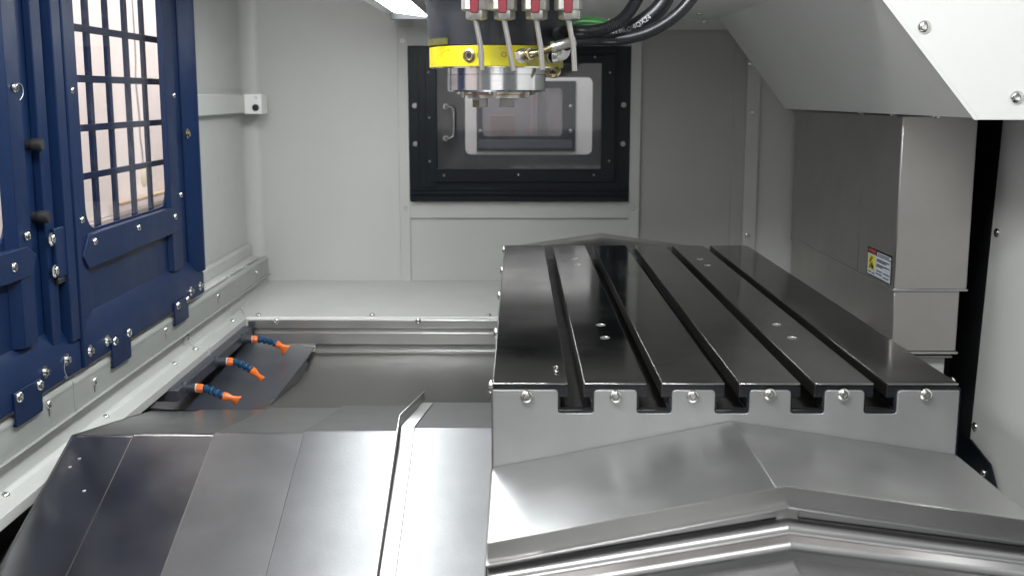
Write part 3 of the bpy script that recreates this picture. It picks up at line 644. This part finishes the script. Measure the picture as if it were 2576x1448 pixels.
# ================================================================== COOLANT MANIFOLD AND FLEXIBLE NOZZLES
mf = thing('coolant_manifold', 'dark slate square coolant pipe below the ledge carrying three nozzles', 'manifold', (-.78, 2.8, -.72))
XM = -.752; zmt = -.640; zmb = pX(452, 1010, XM).z; ym = pX(449, 971, XM).y
part('square_pipe', MB().box(XM - .055, XM, ym, PB - .03, zmb, zmt), 'slate_paint', mf, .004)
part('end_bracket', MB().box(XM - .012, XM + .004, PB - .03, PB - .024, zmb - .01, zmt + .012), 'slate_paint', mf, .001)
def noz(label, pts, ring, blue, flare, tip, rr, spread):
    # pts: boss start/end; all given on the plane y = Y of that nozzle
    Y = pX(pts[0][0], pts[0][1], XM).y
    f = lambda uv, dy=0: pY(uv[0], uv[1], Y + dy)
    b0, b1 = f(pts[0]), f(pts[1]); ax = (b1 - b0)
    boss = part('boss', MB().lathe([(rr * 1.35, -.004), (rr * 1.35, .001), (rr * 1.05, .005), (rr, ax.length), (0, ax.length)], b0, ax, 20), 'slate_paint', mf)
    o = thing('coolant_nozzle', label, 'nozzle', tuple(f(tip)), 'flexible coolant nozzles')
    r0, r1 = f(ring[0]), f(ring[1]); rx = r1 - r0
    part('thread_collar', MB().lathe([(rr * .9, -.002), (rr * .98, 0), (rr * .98, rx.length * .12), (0, rx.length * .13)], r0, rx, 18), 'white_plastic', o)
    part('socket', MB().lathe([(rr * .9, rx.length * .13), (rr * 1.0, rx.length * .2), (rr * 1.02, rx.length * .7), (rr * .86, rx.length), (rr * .4, rx.length)], r0, rx, 8), 'orange_plastic', o)
    B = [f(p) for p in blue]
    for i in range(len(B) - 1):
        d = B[i + 1] - B[i]; l = d.length
        part('ball_segment', MB().lathe([(rr * .55, -l * .12), (rr * .80, l * .05), (rr * .98, l * .28), (rr * .98, l * .42), (rr * .72, l * .66), (rr * .60, l * .84), (rr * .66, l * .98), (rr * .5, l * 1.05)], B[i], d, 18), 'blue_plastic', o)
    fb, fneck, ft = f(flare[0]), f(flare[1]), f(tip)
    d = (ft - fneck).normalized(); side = Vector(d.cross(Vector((0, 1, 0)))).normalized()
    fan = MB(); n = 20; rings = []
    sv = (f(spread[1]) - f(spread[0])); hw = sv.length / 2; sv.normalize(); dep = sv.cross(d).normalized()
    secs = [(fb, rr * .98, rr * .98, 0), (fb + (fneck - fb) * .45, rr * 1.0, rr * 1.0, 0), (fneck, rr * .60, rr * .60, .2), (fneck + (ft - fneck) * .35, rr * .62, hw * .55, .6), (ft, .0022, hw, 1)]
    vs, fs = [], []
    d0 = (fneck - fb).normalized()
    for c, th_, wd, mix in secs:
        base_s = sv if mix > .1 else (sv - d0 * sv.dot(d0)).normalized(); dp = dep if mix > .1 else d0.cross(base_s).normalized() * -1
        for k in range(n):
            t_ = 2 * math.pi * k / n; vs.append(c + base_s * math.cos(t_) * wd + dp * math.sin(t_) * th_)
    for i in range(len(secs) - 1):
        for k in range(n): fs.append((i * n + k, i * n + (k + 1) % n, (i + 1) * n + (k + 1) % n, (i + 1) * n + k))
    fs += [tuple(range(n)), tuple(range((len(secs) - 1) * n, len(secs) * n))]
    part('fan_tip', MB().add(vs, fs), 'orange_plastic', o, sharp=50)
k3 = lambda x, y: ((x / 3.217 + 600) * .629, (y / 3.217 + 1250) * .629)
noz('front orange fan nozzle on blue segments, nearest to the steel cover', [k3(440, 965), k3(592, 967)], [k3(590, 966), k3(688, 972)], [k3(690, 970), k3(765, 990), k3(835, 1022), k3(905, 1056), k3(960, 1078)], [k3(945, 1075), k3(1035, 1090)], k3(1142, 1128), .0105, [k3(1180, 1070), k3(1102, 1192)])
noz('middle orange fan nozzle on blue segments, between the other two', [k3(855, 630), k3(990, 628)], [k3(988, 627), k3(1075, 630)], [k3(1078, 628), k3(1145, 648), k3(1215, 682), k3(1270, 712), k3(1318, 742)], [k3(1305, 735), k3(1372, 790)], k3(1446, 858), .0105, [k3(1481, 824), k3(1412, 890)])
noz('rear orange fan nozzle on blue segments, in the corner by the trim', [k3(1190, 337), k3(1315, 340)], [k3(1313, 340), k3(1388, 342)], [k3(1390, 340), k3(1455, 348), k3(1525, 362), k3(1585, 384), k3(1640, 405)], [k3(1625, 398), k3(1680, 425)], k3(1758, 486), .0105, [k3(1806, 420), k3(1712, 551)])
# ================================================================== DOORS, RAILS
def D(u, v, e=0): return pX(u, v, XD + e)
SC = XD / -.79
Yd = lambda y: y * SC
Zd = lambda z: z * SC
XP = XD - .022                                    # recessed face of the door skin
def door(name, label, y0, y1, wy0, wy1, trims, hole_z0):
    o = thing(name, label, 'door', (XP, (y0 + y1) / 2, Zd(-.487)), 'blue sliding doors')
    zb_ = Zd(-.487); zt_ = TOPZ - .02
    to = lambda a, b: (XP, a, b)
    part('skin', MB().plate_hole((y0, y1, Zd(-.44), zt_), (wy0, wy1, hole_z0, .75), .045, to, (-.004, 0, 0), 8), 'blue_paint', o, .0008)
    part('bottom_band', MB().prism([(XP, y0, Zd(-.40)), (XD, y0, Zd(-.437)), (XD, y0, zb_), (XP - .004, y0, zb_), (XP - .004, y0, Zd(-.402))], (0, y1 - y0, 0)), 'blue_paint', o, .0015)
    to = lambda a, b: (XP - .012, a, b)
    part('pane', MB().box(XP - .012, XP - .008, wy0 - .02, wy1 + .02, hole_z0 - .02, .77), 'door_glass', o)
    return o
# far door
y0, y1 = Yd(1.985), Yd(2.79)
SP = XP / -.79; SQ = (XP + .012) / -.79
wy0, wy1, wz = 2.046 * SP, 2.523 * SP, -.242 * SP
d2 = door('sliding_door', 'far blue sliding door with barred window, next to the grey back wall', y0, y1, wy0, wy1, None, wz)
part('end_stile', MB().prism([(XP, y1, -.44), (XD + .006, y1, -.44), (XD + .006, y1 - .018, -.44), (XP + .004, y1 - .062, -.44), (XP, y1 - .062, -.44)], (0, 0, TOPZ - .02 + .44)), 'blue_paint', d2, .0015)
part('meeting_stile', MB().box(XP, XD + .004, y0, y0 + .022, Zd(-.487), TOPZ - .02), 'blue_paint', d2, .002)
tR0, tR1 = 2.548 * SQ, 2.632 * SQ; tL0, tL1 = 2.008 * SQ, 2.050 * SQ
XT = XP + .012
lg = -.397 * SQ
part('window_stile', MB().prism([(XP, tR0, lg), (XT, tR0 + .006, lg), (XT, tR1 - .01, lg), (XP, tR1 - .004, lg)], (0, 0, 1.4)), 'blue_paint', d2, .001)
part('window_stile', MB().prism([(XP, tL0, lg), (XT, tL0 + .003, lg), (XT, tL1 - .004, lg), (XP, tL1, lg)], (0, 0, 1.4)), 'blue_paint', d2, .001)
zr0, zr1 = -.312 * SQ, -.250 * SQ
c = .03
part('window_rail', MB().prism([(XP + .001, tL0 + .004, zr0 + c * .9), (XP + .001, tL0 + .03, zr0), (XP + .001, tR1 - .008 - .022, zr0 + .004), (XP + .001, tR1 - .006, zr0 + .03), (XP + .001, tR0 + .02, zr1), (XP + .001, tL1 - .008, zr1)], (.0155, 0, 0)), 'blue_paint', d2, .0015)
for u, v in ((238, 607), (348, 572), (440, 545)): screw(d2, pX(u, v, XP + .0165), (1, 0, 0), .0075)
for u, v in ((180, 227), (437, 240), (205, 553), (454, 490)): screw(d2, pX(u, v, XT), (1, 0, 0), .0072)
screw(d2, pX(471, 336, XD), (1, .0, 0), .009, 'hex', 'brass')
# bars across the window opening
XG = XP - .045
for u0, u1 in ((226, 236), (276, 284), (323, 331), (366, 372.5)):
    a = pX(u0, 242, XG).y; b = pX(u1, 242, XG).y; part('window_bar', MB().box(XG - .008, XG, a, b, wz - .04, .8), 'blue_paint', d2, .0008)
for v0, v1 in ((59, 78), (188, 207), (315, 333), (440.7, 458)):
    a = pX(186, v0, XG + .006).z; b = pX(186, v1, XG + .006).z; part('window_crossbar', MB().box(XG, XG + .006, wy0 - .10, wy1 + .22, b, a), 'blue_paint', d2, .0008)
# near door: only its rear stiles are in view
yN1 = y0 - .004; yN0 = 1.05
d1 = door('sliding_door', 'near blue sliding door cut by the left picture edge, with black rubber buffers', yN0, yN1, 1.20, pX(0, 480, XP).y + .01, None, pX(0, 620, XP).z)
Y_ = lambda u, v=469: pX(u, v, XP + .01).y
def zstile(nm, ya, yb, e, zz0=None): part(nm, MB().box(XP, XP + e, ya, yb, Zd(-.43) if zz0 is None else zz0, TOPZ - .02), 'blue_paint', d1, .002)
part('window_stile', MB().prism([(XP, Y_(14), lg), (XP + .016, Y_(26), lg), (XP + .016, Y_(60), lg), (XP, Y_(66), lg)], (0, 0, 1.4)), 'blue_paint', d1, .001)
zA, zB_ = pX(60, 622, XP + .018).z, pX(80, 690, XP + .018).z
part('window_rail', MB().prism([(XP + .001, 1.2, zB_ - .002), (XP + .001, Y_(52), zB_ - .002), (XP + .001, Y_(68), zB_ + .03), (XP + .001, Y_(44), zA), (XP + .001, 1.2, zA)], (.018, 0, 0)), 'blue_paint', d1, .0015)
zstile('latch_stile', Y_(100), Y_(125), .014); zstile('meeting_stile', Y_(137), yN1, .024); zstile('seal_strip', Y_(125) + .004, Y_(137) - .004, .007)
for u, v in ((36, 220), (67, 593), (34, 672)): screw(d1, pX(u, v, XP + .0175), (1, 0, 0), .0085)
for u, v in ((70, 364), (87, 545)): part('rubber_buffer', MB().lathe([(.0085, 0), (.0085, .008), (.0108, .010), (.0108, .025), (.009, .028), (0, .028)], pX(u - 4, v, XP), (1, 0, 0), 20), 'void_black', d1)
bz0, bz1 = pX(140, 702, XP + .02).z, pX(128, 577, XP + .02).z
lb = part('latch_bracket', MB().box(XP + .014, XP + .022, Y_(113), Y_(141), bz0, bz1), 'blue_paint', d1, .002)
for u, v in ((128, 602), (137, 682)): screw(d1, pX(u, v, XP + .022), (1, 0, 0), .0085, 'hex')
part('bracket_foot', MB().box(XP + .010, XP + .020, Y_(116), Y_(141), bz0 - .012, bz0 - .001), 'black_rubber', d1, .002)
# roller plates hanging over the rail, with their screws, and the bolts of the runners
for dd, tl, tr_, bl, brr in ((d2, (439, 762), (472, 742), (442, 817), (477, 793)), (d2, (281.5, 860), (327, 833), (287, 921), (333, 893)), (d1, (35, 985), (104, 955), (43, 1067), (110, 1029))):
    P = [pX(*q, XD + .004) for q in (tl, tr_, brr, bl)]
    ya_, yb_ = (P[0].y + P[3].y) / 2, (P[1].y + P[2].y) / 2; zt_, zb_ = (P[0].z + P[1].z) / 2, (P[2].z + P[3].z) / 2
    rp = part('roller_plate', MB().box(XD + .0006, XD + .004, ya_, yb_, zb_, zt_), 'blue_paint', dd, .001)
    part('plate_hook', MB().box(XD - .015, XD + .004, ya_ + .002, yb_ - .002, zb_ - .003, zb_), 'blue_paint', rp)
for dd, u, v in ((d2, 447, 768), (d2, 471, 753), (d2, 288, 857), (d2, 323, 836), (d1, 47, 998), (d1, 99, 968)): screw(dd, pX(u, v, XD + .004), (1, 0, 0), .0095)
for dd, u, v in ((d2, 269, 856), (d2, 226, 882), (d2, 479.5, 732), (d2, 503, 719), (d1, 167, 904), (d1, 113, 935)): screw(dd, pX(u, v, XD + .0006), (1, 0, 0), .0078, 'washer', 'screw_steel', 'bolt')
# lower door rails
def rail(label, ya, yb, zoff):
    o = thing('door_rail', label, 'rail', (XD, (ya + yb) / 2, Zd(-.557)), 'lower door rails')
    ztop = Zd(-.508) + zoff
    part('face_strip', MB().box(XD - .006, XD - .003, ya, yb, Zd(-.556), ztop), 'rail_paint', o, .0008)
    pr = [(XD - .006, ya, ztop - .003), (XD - .002, ya, ztop + .003)]
    path = []
    for i in range(9):
        t_ = R(180 * i / 8); path.append((XD - .012 + .010 * math.cos(t_), ztop - .001 + .011 * math.sin(t_)))
    part('rolled_edge', MB().sheet([(x, ya, z) for x, z in path], [(x, yb, z) for x, z in path], (-.0016, 0, -.0008)), 'rail_paint', o)
    part('foot_edge', MB().box(XD - .004, XD + .004, ya, yb, Zd(-.556) - .002, Zd(-.556)), 'rail_paint', o, .0005)
    return o
yq = pX(192, 1000, XD).y
r1 = rail('long light grey door rail running below the far blue door to the corner', yq, 3.62, 0)
r2 = rail('light grey door rail below the near blue door, cut by the picture edge', 1.0, yq - .004, .002)
for rr_, L_ in ((r1, ((237, 958), (416, 830), (548, 745), (645, 684))), (r2, ((122, 1016),))):
    for u, v in L_:
        p = pX(u, v, XD - .003); screw(rr_, p, (1, 0, 0), .0078)
        part('keyhole_slot', MB().box(p.x, p.x + .0006, p.y - .0022, p.y + .0022, p.z - .021, p.z - .006), 'stainless_dark', rr_)
# guide channel behind the rail at the far end of the wall
gc = thing('guide_channel', 'stepped light grey sill channel on the left wall behind the door rail', 'channel', (XD - .05, 3.2, Zd(-.50)))
part('sill', MB().box(XL + .001, XD - .03, 2.85, 3.62, -.524, -.512), 'grey_paint', gc, .003)
part('sill_step', MB().box(XL + .001, XL + .022, 2.85, 3.655, -.512, -.478), 'grey_paint', gc, .003)
part('web', MB().box(XD - .03, XD - .014, 3.40, 3.41, -.53, -.512), 'grey_paint', gc)
part('web', MB().box(XD - .03, XD - .014, 3.20, 3.21, -.53, -.512), 'grey_paint', gc)
# upper guide bar with its end block
YG = 3.58
ub = thing('guide_bar', 'light grey upper guide bar on the left wall ending in a square block', 'guide bar', (XL + .03, 3.3, pY(635, 287, YG).z))
bx0, bx1 = pY(612, 260, YG).x, pY(658, 260, YG).x; bz0, bz1 = pY(635, 287, YG).z, pY(635, 237, YG).z
part('bar', MB().box(XL, bx0 + .004, 3.03, YG + .004, bz0 + .002, bz1 - .001), 'grey_paint', ub, .003)
part('end_block', MB().box(bx0, bx1, YG, YG + .085, bz0, bz1), 'white_paint', ub, .002)
screw(ub, pY(643, 271, YG), (0, -1, 0), .011, 'cross', 'black_rubber', 'plug'); screw(ub, pY(643, 246, YG), (0, -1, 0), .0045, 'hole', 'stainless_dark', 'hole')
# loose threads of packing film left on the near door
tp = smooth_path([pX(u, v, XP + .03) for u, v in ((36, 218), (46, 210), (54, 214), (58, 226), (57, 240), (50, 252))], 6)
solo('loose_thread', MB().tube(tp, .0006, 5), 'thread', 'thin curled thread hanging from the top screw of the near door', 'thread')
tp = smooth_path([pX(u, v, XD + .01) for u, v in ((163, 907), (162, 925), (165, 940), (169, 946), (167, 950), (163, 947))], 6)
solo('loose_thread', MB().tube(tp, .0006, 5), 'thread', 'thin hooked thread hanging from a bolt at the foot of the near door', 'thread')
# ================================================================== WORKSHOP BEYOND THE DOORS
XW = -1.8
struct('workshop_wall', MB().box(XW - .05, XW, -.5, 9.5, -.52, 2.6), 'shop_wall')
struct('workshop_floor', MB().box(XW, -1.02, -.5, 9.5, -1.51, -1.5), 'shop_floor')
solo('wall_dado', MB().box(XW - .03, XW + .02, -.5, 9.5, -1.5, -.525), 'shop_floor', 'pale dado below the workshop wall seen through the far door window', 'dado')
g = pX(395, 440, XW + .06); solo('timber_beam', MB().box(XW + .02, XW + .06, g.y - .5, g.y + .75, pX(395, 494, XW + .06).z, pX(395, 486, XW + .06).z), 'wood', 'thin dark timber edge low behind the far door window', 'beam', bev=.003)
g0_ = pX(348, 300, XW + .06)
gz = lambda v: pX(348, v, XW + .06).z
cord = [Vector((XW + .06, g0_.y + dy_, gz(v))) for v, dy_ in ((-100, 0), (120, .01), (200, -.006), (250, .004), (300, .016), (340, .012), (390, .03), (420, .03))]
pc_ = thing('pull_cord', 'thin grey hanging cord with a yellow grip, outside the far door window', 'cord', (XW + .06, g0_.y, gz(490)))
part('cord', MB().tube(smooth_path(cord, 5), .0035, 6), 'shop_grey', pc_)
part('grip', MB().lathe([(.004, gz(420)), (.012, gz(428)), (.014, gz(455)), (.010, gz(470)), (.003, gz(474))], (XW + .06, g0_.y + .03, 0), (0, 0, 1), 14), 'pale_yellow', pc_)
# ================================================================== SPINDLE HEAD
YS = 2.05
cx = pY(1249, 150, YS).x
RY, RCH = .1185, .0875
sp = thing('spindle_head', 'black spindle head with yellow ring, polished steel nose and four tap nozzles', 'spindle', (cx, YS, -.02))
zf_ = lambda v, r: pY(1250, v, YS - r).z
zy1, zy0 = zf_(113, RY), zf_(167, RY)
part('sleeve', MB().lathe([(RY - .004, zy1 + .0005), (RY + .0015, zy1 + .001), (RY + .004, zy1 + .05), (RY + .006, .165), (RY + .014, .178), (RY + .014, .185), (RY - .01, .19), (RY - .01, .5)], (cx, YS, 0), n=72), 'black_sleeve', sp)
def arc(r, z0, z1, a0, a1, th=.0008, n=20):   # curved patch on the sleeve; angles from the camera-facing side, + to the right
    m = MB(); A = []; B = []
    for i in range(n + 1):
        t_ = R(a0 + (a1 - a0) * i / n); A.append((cx + r * math.sin(t_), YS - r * math.cos(t_), z0)); B.append((cx + r * math.sin(t_), YS - r * math.cos(t_), z1))
    for i in range(n + 1):
        t_ = R(a0 + (a1 - a0) * i / n); k_ = Vector((-math.sin(t_) * th, math.cos(t_) * th, 0)); m.v += [Vector(A[i]), Vector(B[i]), Vector(A[i]) + k_, Vector(B[i]) + k_]
    for i in range(n):
        b_ = 4 * i; c_ = b_ + 4; m.f += [(b_, c_, c_ + 1, b_ + 1), (b_ + 2, b_ + 3, c_ + 3, c_ + 2), (b_ + 1, c_ + 1, c_ + 3, b_ + 3), (b_, b_ + 2, c_ + 2, c_)]
    m.f += [(0, 1, 3, 2), (4 * n, 4 * n + 2, 4 * n + 3, 4 * n + 1)]
    return m
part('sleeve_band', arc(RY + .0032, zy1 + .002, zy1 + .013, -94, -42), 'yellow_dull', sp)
rg = part('yellow_ring', MB().lathe([(RCH * .9, zy0), (RY - .001, zy0), (RY, zy0 + .001), (RY, zy1 - .001), (RY - .001, zy1), (RY - .006, zy1 + .0004)], (cx, YS, 0), n=72), 'yellow_film', sp)
tpm = MB(); nz = 9
for k in range(nz):
    za_ = zy0 + .0005 + (zy1 - zy0 - .0015) * k / nz; zb_ = zy0 + .0005 + (zy1 - zy0 - .0015) * (k + 1) / nz
    q_ = arc(RY + .0009, za_, zb_, -92, -50 + random.uniform(-7, 9), n=22); tpm.add(q_.v, q_.f)
part('crinkled_tape', tpm, 'gold_tape', rg)
part('ring_edge', MB().lathe([(RCH * .9, zy0 - .002), (RY - .002, zy0 - .002), (RY - .002, zy0)], (cx, YS, 0), n=72), 'chrome', rg)
part('film_shade_strip', arc(RY + .0007, zy0 + .001, zy1 - .002, 2, 12), 'yellow_film', rg)
part('film_shade_strip', arc(RY + .0007, zy0 + .001, zy1 - .002, 27, 92), 'yellow_shade', rg)  # darker arc paints the shade on the right side of the ring
def text_on(parent, s, size, centre_ang, z, r, m):
    cu = bpy.data.curves.new('t', 'FONT'); cu.body = s; cu.size = size; cu.align_x = 'CENTER'; cu.resolution_u = 2
    to_ = bpy.data.objects.new('t', cu); C.objects.link(to_); bpy.context.view_layer.update()
    me = to_.to_mesh(); mb = MB()
    vs = []
    for v in me.vertices:
        t_ = R(centre_ang) + v.co.x / r; vs.append((cx + r * math.sin(t_), YS - r * math.cos(t_), z + v.co.y))
    mb.add(vs, [tuple(p.vertices) for p in me.polygons]); to_.to_mesh_clear(); bpy.data.objects.remove(to_); bpy.data.curves.remove(cu)
    return part('marking', mb, m, parent)
text_on(rg, 'OI', .013, -12, zy0 + .014, RY + .0012, 'shop_brown')
text_on(rg, 'O', .013, 7, zy0 + .015, RY + .0016, 'shop_brown')
# round ports on the ring
for u, v, k in ((1182, 140, 1), (1382, 142, 0)):
    a_ = math.asin(max(-1, min(1, (pY(u, v, YS - .08).x - cx) / RY))); nrm = Vector((math.sin(a_), -math.cos(a_), 0)); p = Vector((cx, YS, pY(u, v, YS - .1).z)) + nrm * RY
    pt = part('port', MB().lathe([(.0112, -.001), (.0112, .003), (.0080, .0036), (.0070, .0012), (0, .0012)], p, nrm, 20), 'brass' if k else 'stainless_dark', rg)
    part('port_socket', MB().lathe([(.0050, .0013), (.0050, .0016), (0, .0016)], p, nrm, 6), 'void_black', pt)
# polished nose
zg, zn0 = zf_(187, RCH), zf_(231, RCH)
part('nose_flange', MB().lathe([(RCH * .6, zy0 - .002), (RCH, zy0 - .002), (RCH, zg + .0008), (RCH - .0015, zg + .0003)], (cx, YS, 0), n=96), 'chrome', sp)
part('nose', MB().lathe([(RCH - .0015, zg + .0003), (RCH + .0002, zg - .0004), (RCH + .0002, zn0 + .003), (RCH - .003, zn0), (.072, zn0 - .0006), (.070, zn0 - .004), (.030, zn0 - .004)], (cx, YS, 0), n=96), 'chrome', sp)
part('copper_seal', MB().lathe([(.0655, zn0 - .004), (.0655, zn0 - .0055), (.03, zn0 - .0055)], (cx, YS, 0), n=64), 'copper', sp)
part('spindle_face', MB().lathe([(.0505, zn0 - .0055), (.0505, zn0 - .011), (.024, zn0 - .011), (.018, zn0 + .03), (0, zn0 + .03)], (cx, YS, 0), n=64), 'nickel', sp)
for sx, dy in ((-.030, -.012), (.018, -.006)):
    part('drive_key', MB().box(cx + sx - .012, cx + sx + .014, YS + dy - .022, YS + dy + .010, zn0 - .027, zn0 - .0062), 'stainless_dark', sp, .0012)
part('key_film', MB().box(cx - .0415, cx - .030, YS - .0346, YS - .0340, zn0 - .0262, zn0 - .014), 'yellow_dull', sp)
for ang in (-52, -3, 47, 135, 180, 225):
    a_ = R(ang); p = Vector((cx + math.sin(a_) * .076, YS - math.cos(a_) * .076, zn0 + .001)); dr = Vector((-math.sin(a_) * .35, math.cos(a_) * .2, -1)).normalized()
    part('air_jet', MB().lathe([(.0042, 0), (.0042, .010), (.0030, .011), (.0022, .0105), (.0022, .004), (0, .004)], p, dr * 1, 12), 'nickel', sp)
# taps with bent nozzle pipes
YV = 1.84
for bu, p0, p1, p2 in ((1196, (1197, 55), (1209, 117), (1212, 177)), (1266, (1270, 60), (1281, 117), (1292, 179)), (1347, (1350, 56), (1360, 117), (1364.5, 177)), (1429, (1431, 56), (1442, 117), (1445.6, 179))):
    f = lambda u, v, dy=0: pY(u, v, YV + dy)
    cxv = f(bu, 30).x; zt_, zb_ = f(bu, -70).z, f(bu, 28).z
    tp = part('tap_body', MB().lathe([(.0, zb_ - .0), (.021, zb_), (.0225, zb_ + .002), (.0225, zb_ + .075), (.016, zb_ + .082), (.016, zb_ + .11), (0, zb_ + .11)], (cxv, YV, 0), n=8), 'nickel', sp, .0008)
    part('tap_nut', MB().lathe([(.010, f(bu, 52).z), (.0165, f(bu, 49).z), (.0175, f(bu, 46).z), (.0175, zb_ + .001), (.0, zb_ + .001)], (cxv + .002, YV, 0), n=6), 'nickel', tp, .0006)
    zh = f(bu, 36).z
    ly = YV - .0245
    part('lever', MB().prism([(cxv - .0075, ly, zh), (cxv + .0055, ly, zh), (cxv + .0075, ly, zh + .030), (cxv + .017, ly, zh + .040), (cxv + .017, ly, zh + .07), (cxv - .017, ly, zh + .07), (cxv - .017, ly, zh + .040), (cxv - .0085, ly, zh + .030)], (0, -.004, 0)), 'red_vinyl', tp, .0015)
    path = [f(p0[0] - 2, p0[1] - 10), f(*p0), f(p1[0] - 2.5, p1[1] - 14), f(*p1), f(p1[0] + 1, p1[1] + 12), f(*p2)]
    pp = part('nozzle_pipe', MB().tube(smooth_path(path, 5), .0044, 28, cap=False), 'nozzle_steel', tp)
    e = path[-1]; dd_ = (path[-1] - path[-2]).normalized()
    part('pipe_mouth', MB().lathe([(.0044, 0), (.0034, .0002), (.0032, -.006), (0, -.006)], e, dd_, 16), 'stainless_dark', pp)
part('tap_manifold', MB().box(pY(1170, 0, YV).x, pY(1460, 0, YV).x, YV - .02, YV + .04, .235, .275), 'nickel', sp, .002)
# elbow fitting on the ring
f = lambda u, v, y: pY(u, v, y)
ye = YS - RY - .012
fit = thing('pipe_fitting', 'nickel plated pipe fitting screwed into the yellow ring and joined to a hose', 'fitting', f(1330, 142, ye))
A_ = [f(1306, 141, ye + .02), f(1318, 141, ye - .012), f(1332, 137, ye - .02), f(1358, 131, ye - .02), f(1384, 121, ye - .02), f(1398, 117, ye - .02)]
part('pipe', MB().tube(smooth_path(A_, 6), .0062, 16), 'brass', fit)
d_ = A_[2] - A_[1]
part('hex_nut', MB().lathe([(.008, -.004), (.0125, -.003), (.0125, .008), (.009, .010)], f(1310, 142, ye - .004), d_, 6), 'nickel', fit, .0006)
part('ring_nut', MB().lathe([(.008, 0), (.0115, .001), (.0115, .005), (.0085, .006), (.0105, .008), (.0105, .011), (.007, .012)], f(1322, 140, ye - .015), d_, 18), 'brass', fit)
d_ = A_[-1] - A_[-2]
part('ferrule', MB().lathe([(.0065, -.004), (.0100, -.003), (.0100, .003), (.0082, .004), (.0088, .036), (.0080, .038)], f(1392, 119, ye - .02), d_, 20), 'nickel', fit)
e2 = thing('elbow_fitting', 'white plastic elbow on the right end of the yellow ring', 'fitting', f(1405, 152, YS - .06))
part('neck', MB().lathe([(.013, 0), (.013, .008), (.010, .010)], f(1392, 141, YS - .07), (1, -.25, 0), 18), 'nickel', e2)
part('elbow', MB().tube(smooth_path([f(1396, 141, YS - .07), f(1415, 141, YS - .08), f(1424, 130, YS - .085), f(1424, 112, YS - .085)], 6), .0075, 16), 'white_plastic', e2)
lp = [f(1398, 172, YS - .05), f(1405, 180, YS - .055), f(1400, 189, YS - .06), f(1386, 190, YS - .06), f(1378, 183, YS - .055), f(1374, 172, YS - .05)]
part('drip_loop', MB().tube(smooth_path(lp, 6), .0045, 12), 'brass', sp)
# ------------------------------------------------------------------ hoses
def hose(name, label, pts, r, m, rib=False, cat='hose'):
    P = smooth_path([pY(u, v, y) for u, v, y in pts], 14)
    if rib:
        Q = []; rr_ = []
        L_ = 0; prev = P[0]; dense = smooth_path(P, 6)
        for i, p in enumerate(dense): Q.append(p); rr_.append(r * (1.0 if i % 8 < 4 else .84))
        mb = MB().tube(Q, rr_, 14)
    else: mb = MB().tube(P, r, 18)
    return solo(name, mb, m, label, 'hose', 'hoses at the spindle head'), P
hose('ribbed_hose', 'black ribbed hose rising to the right of the spindle', [(1396, 88, 2.00), (1420, 80, 1.95), (1446, 79, 1.93), (1490, 80, 1.93), (1541, 65, 1.94), (1576, 38, 1.96), (1603, -2, 1.98), (1630, -60, 2.0)], .0105, 'hose_rubber', True)
hB, PBh = hose('printed_hose', 'thick black hose with white printed lettering, middle of the three', [(1400, 97, 2.02), (1450, 88, 2.0), (1500, 92, 2.0), (1545, 87, 2.0), (1590, 71, 2.0), (1627, 48, 2.0), (1657, 22, 2.0), (1676, -8, 2.0), (1690, -60, 2.0)], .0145, 'hose_rubber')
hose('smooth_hose', 'smooth black hose sweeping lowest and farthest right from the spindle', [(1424, 113, 1.93), (1440, 103, 1.95), (1500, 99, 1.97), (1559, 99, 1.97), (1627, 83, 1.97), (1692, 46, 1.97), (1740, -4, 1.97), (1770, -60, 1.97)], .0105, 'hose_rubber')
hose('green_hose', 'short green hose lying behind the black hoses by the spindle', [(1420, 72, 2.12), (1447, 60, 2.12), (1480, 57, 2.12), (1515, 62, 2.12), (1545, 76, 2.12)], .010, 'green_hose')
# printed lettering along the thick hose
def text_along(parent, s, size, P, start, r, m):
    cu = bpy.data.curves.new('t', 'FONT'); cu.body = s; cu.size = size; cu.resolution_u = 2
    to_ = bpy.data.objects.new('t', cu); C.objects.link(to_); bpy.context.view_layer.update(); me = to_.to_mesh()
    cum = [0]
    for i in range(1, len(P)): cum.append(cum[-1] + (P[i] - P[i - 1]).length)
    def at(sd):
        sd = max(0, min(cum[-1] - 1e-5, sd)); i = max(k for k in range(len(cum)) if cum[k] <= sd); i = min(i, len(P) - 2)
        t_ = (sd - cum[i]) / (cum[i + 1] - cum[i]); return P[i].lerp(P[i + 1], t_), (P[i + 1] - P[i]).normalized()
    vs = []
    for v in me.vertices:
        p, t_ = at(start + v.co.x); out = Vector((0, -1, 0)); out = (out - t_ * out.dot(t_)).normalized(); up = t_.cross(out) * -1
        if up.z < 0: up = -up
        a_ = (v.co.y - size * .30) / r; vs.append(p + (out * math.cos(a_) + up * math.sin(a_)) * (r + .0005))
    mb = MB().add(vs, [tuple(p.vertices) for p in me.polygons]); to_.to_mesh_clear(); bpy.data.objects.remove(to_); bpy.data.curves.remove(cu)
    return part('lettering', mb, m, parent)
text_along(hB, 'JN PRC 4QX24', .0118, PBh, .098, .0145, 'print_white')
# a few stray chips on the covers
def on_slope(u, v, i=0):
    d = ray(u, v); z = pY(300, 1094, YRD).z
    # plane through (y=YRD, z) with slope SL_N
    t_ = (z - SL_N * YRD) / (d.z - SL_N * d.y); return d * t_
for (u, v), lb_ in zip(((196, 1155), (172, 1176), (208, 1236)), ('tiny bright chip near the ridge on the dark leftmost cover sheet', 'tiny bright chip just left below another on the leftmost cover sheet', 'tiny bright chip lowest on the dark leftmost cover sheet')):
    p = on_slope(u, v) + Vector((0, 0, .0012))
    solo('metal_chip', MB().tube([p, p + Vector((.0025, .001, .0004)), p + Vector((.0035, .003, .0002))], .0008, 5), 'nickel', lb_, 'chip', 'chips on the leftmost sheet')
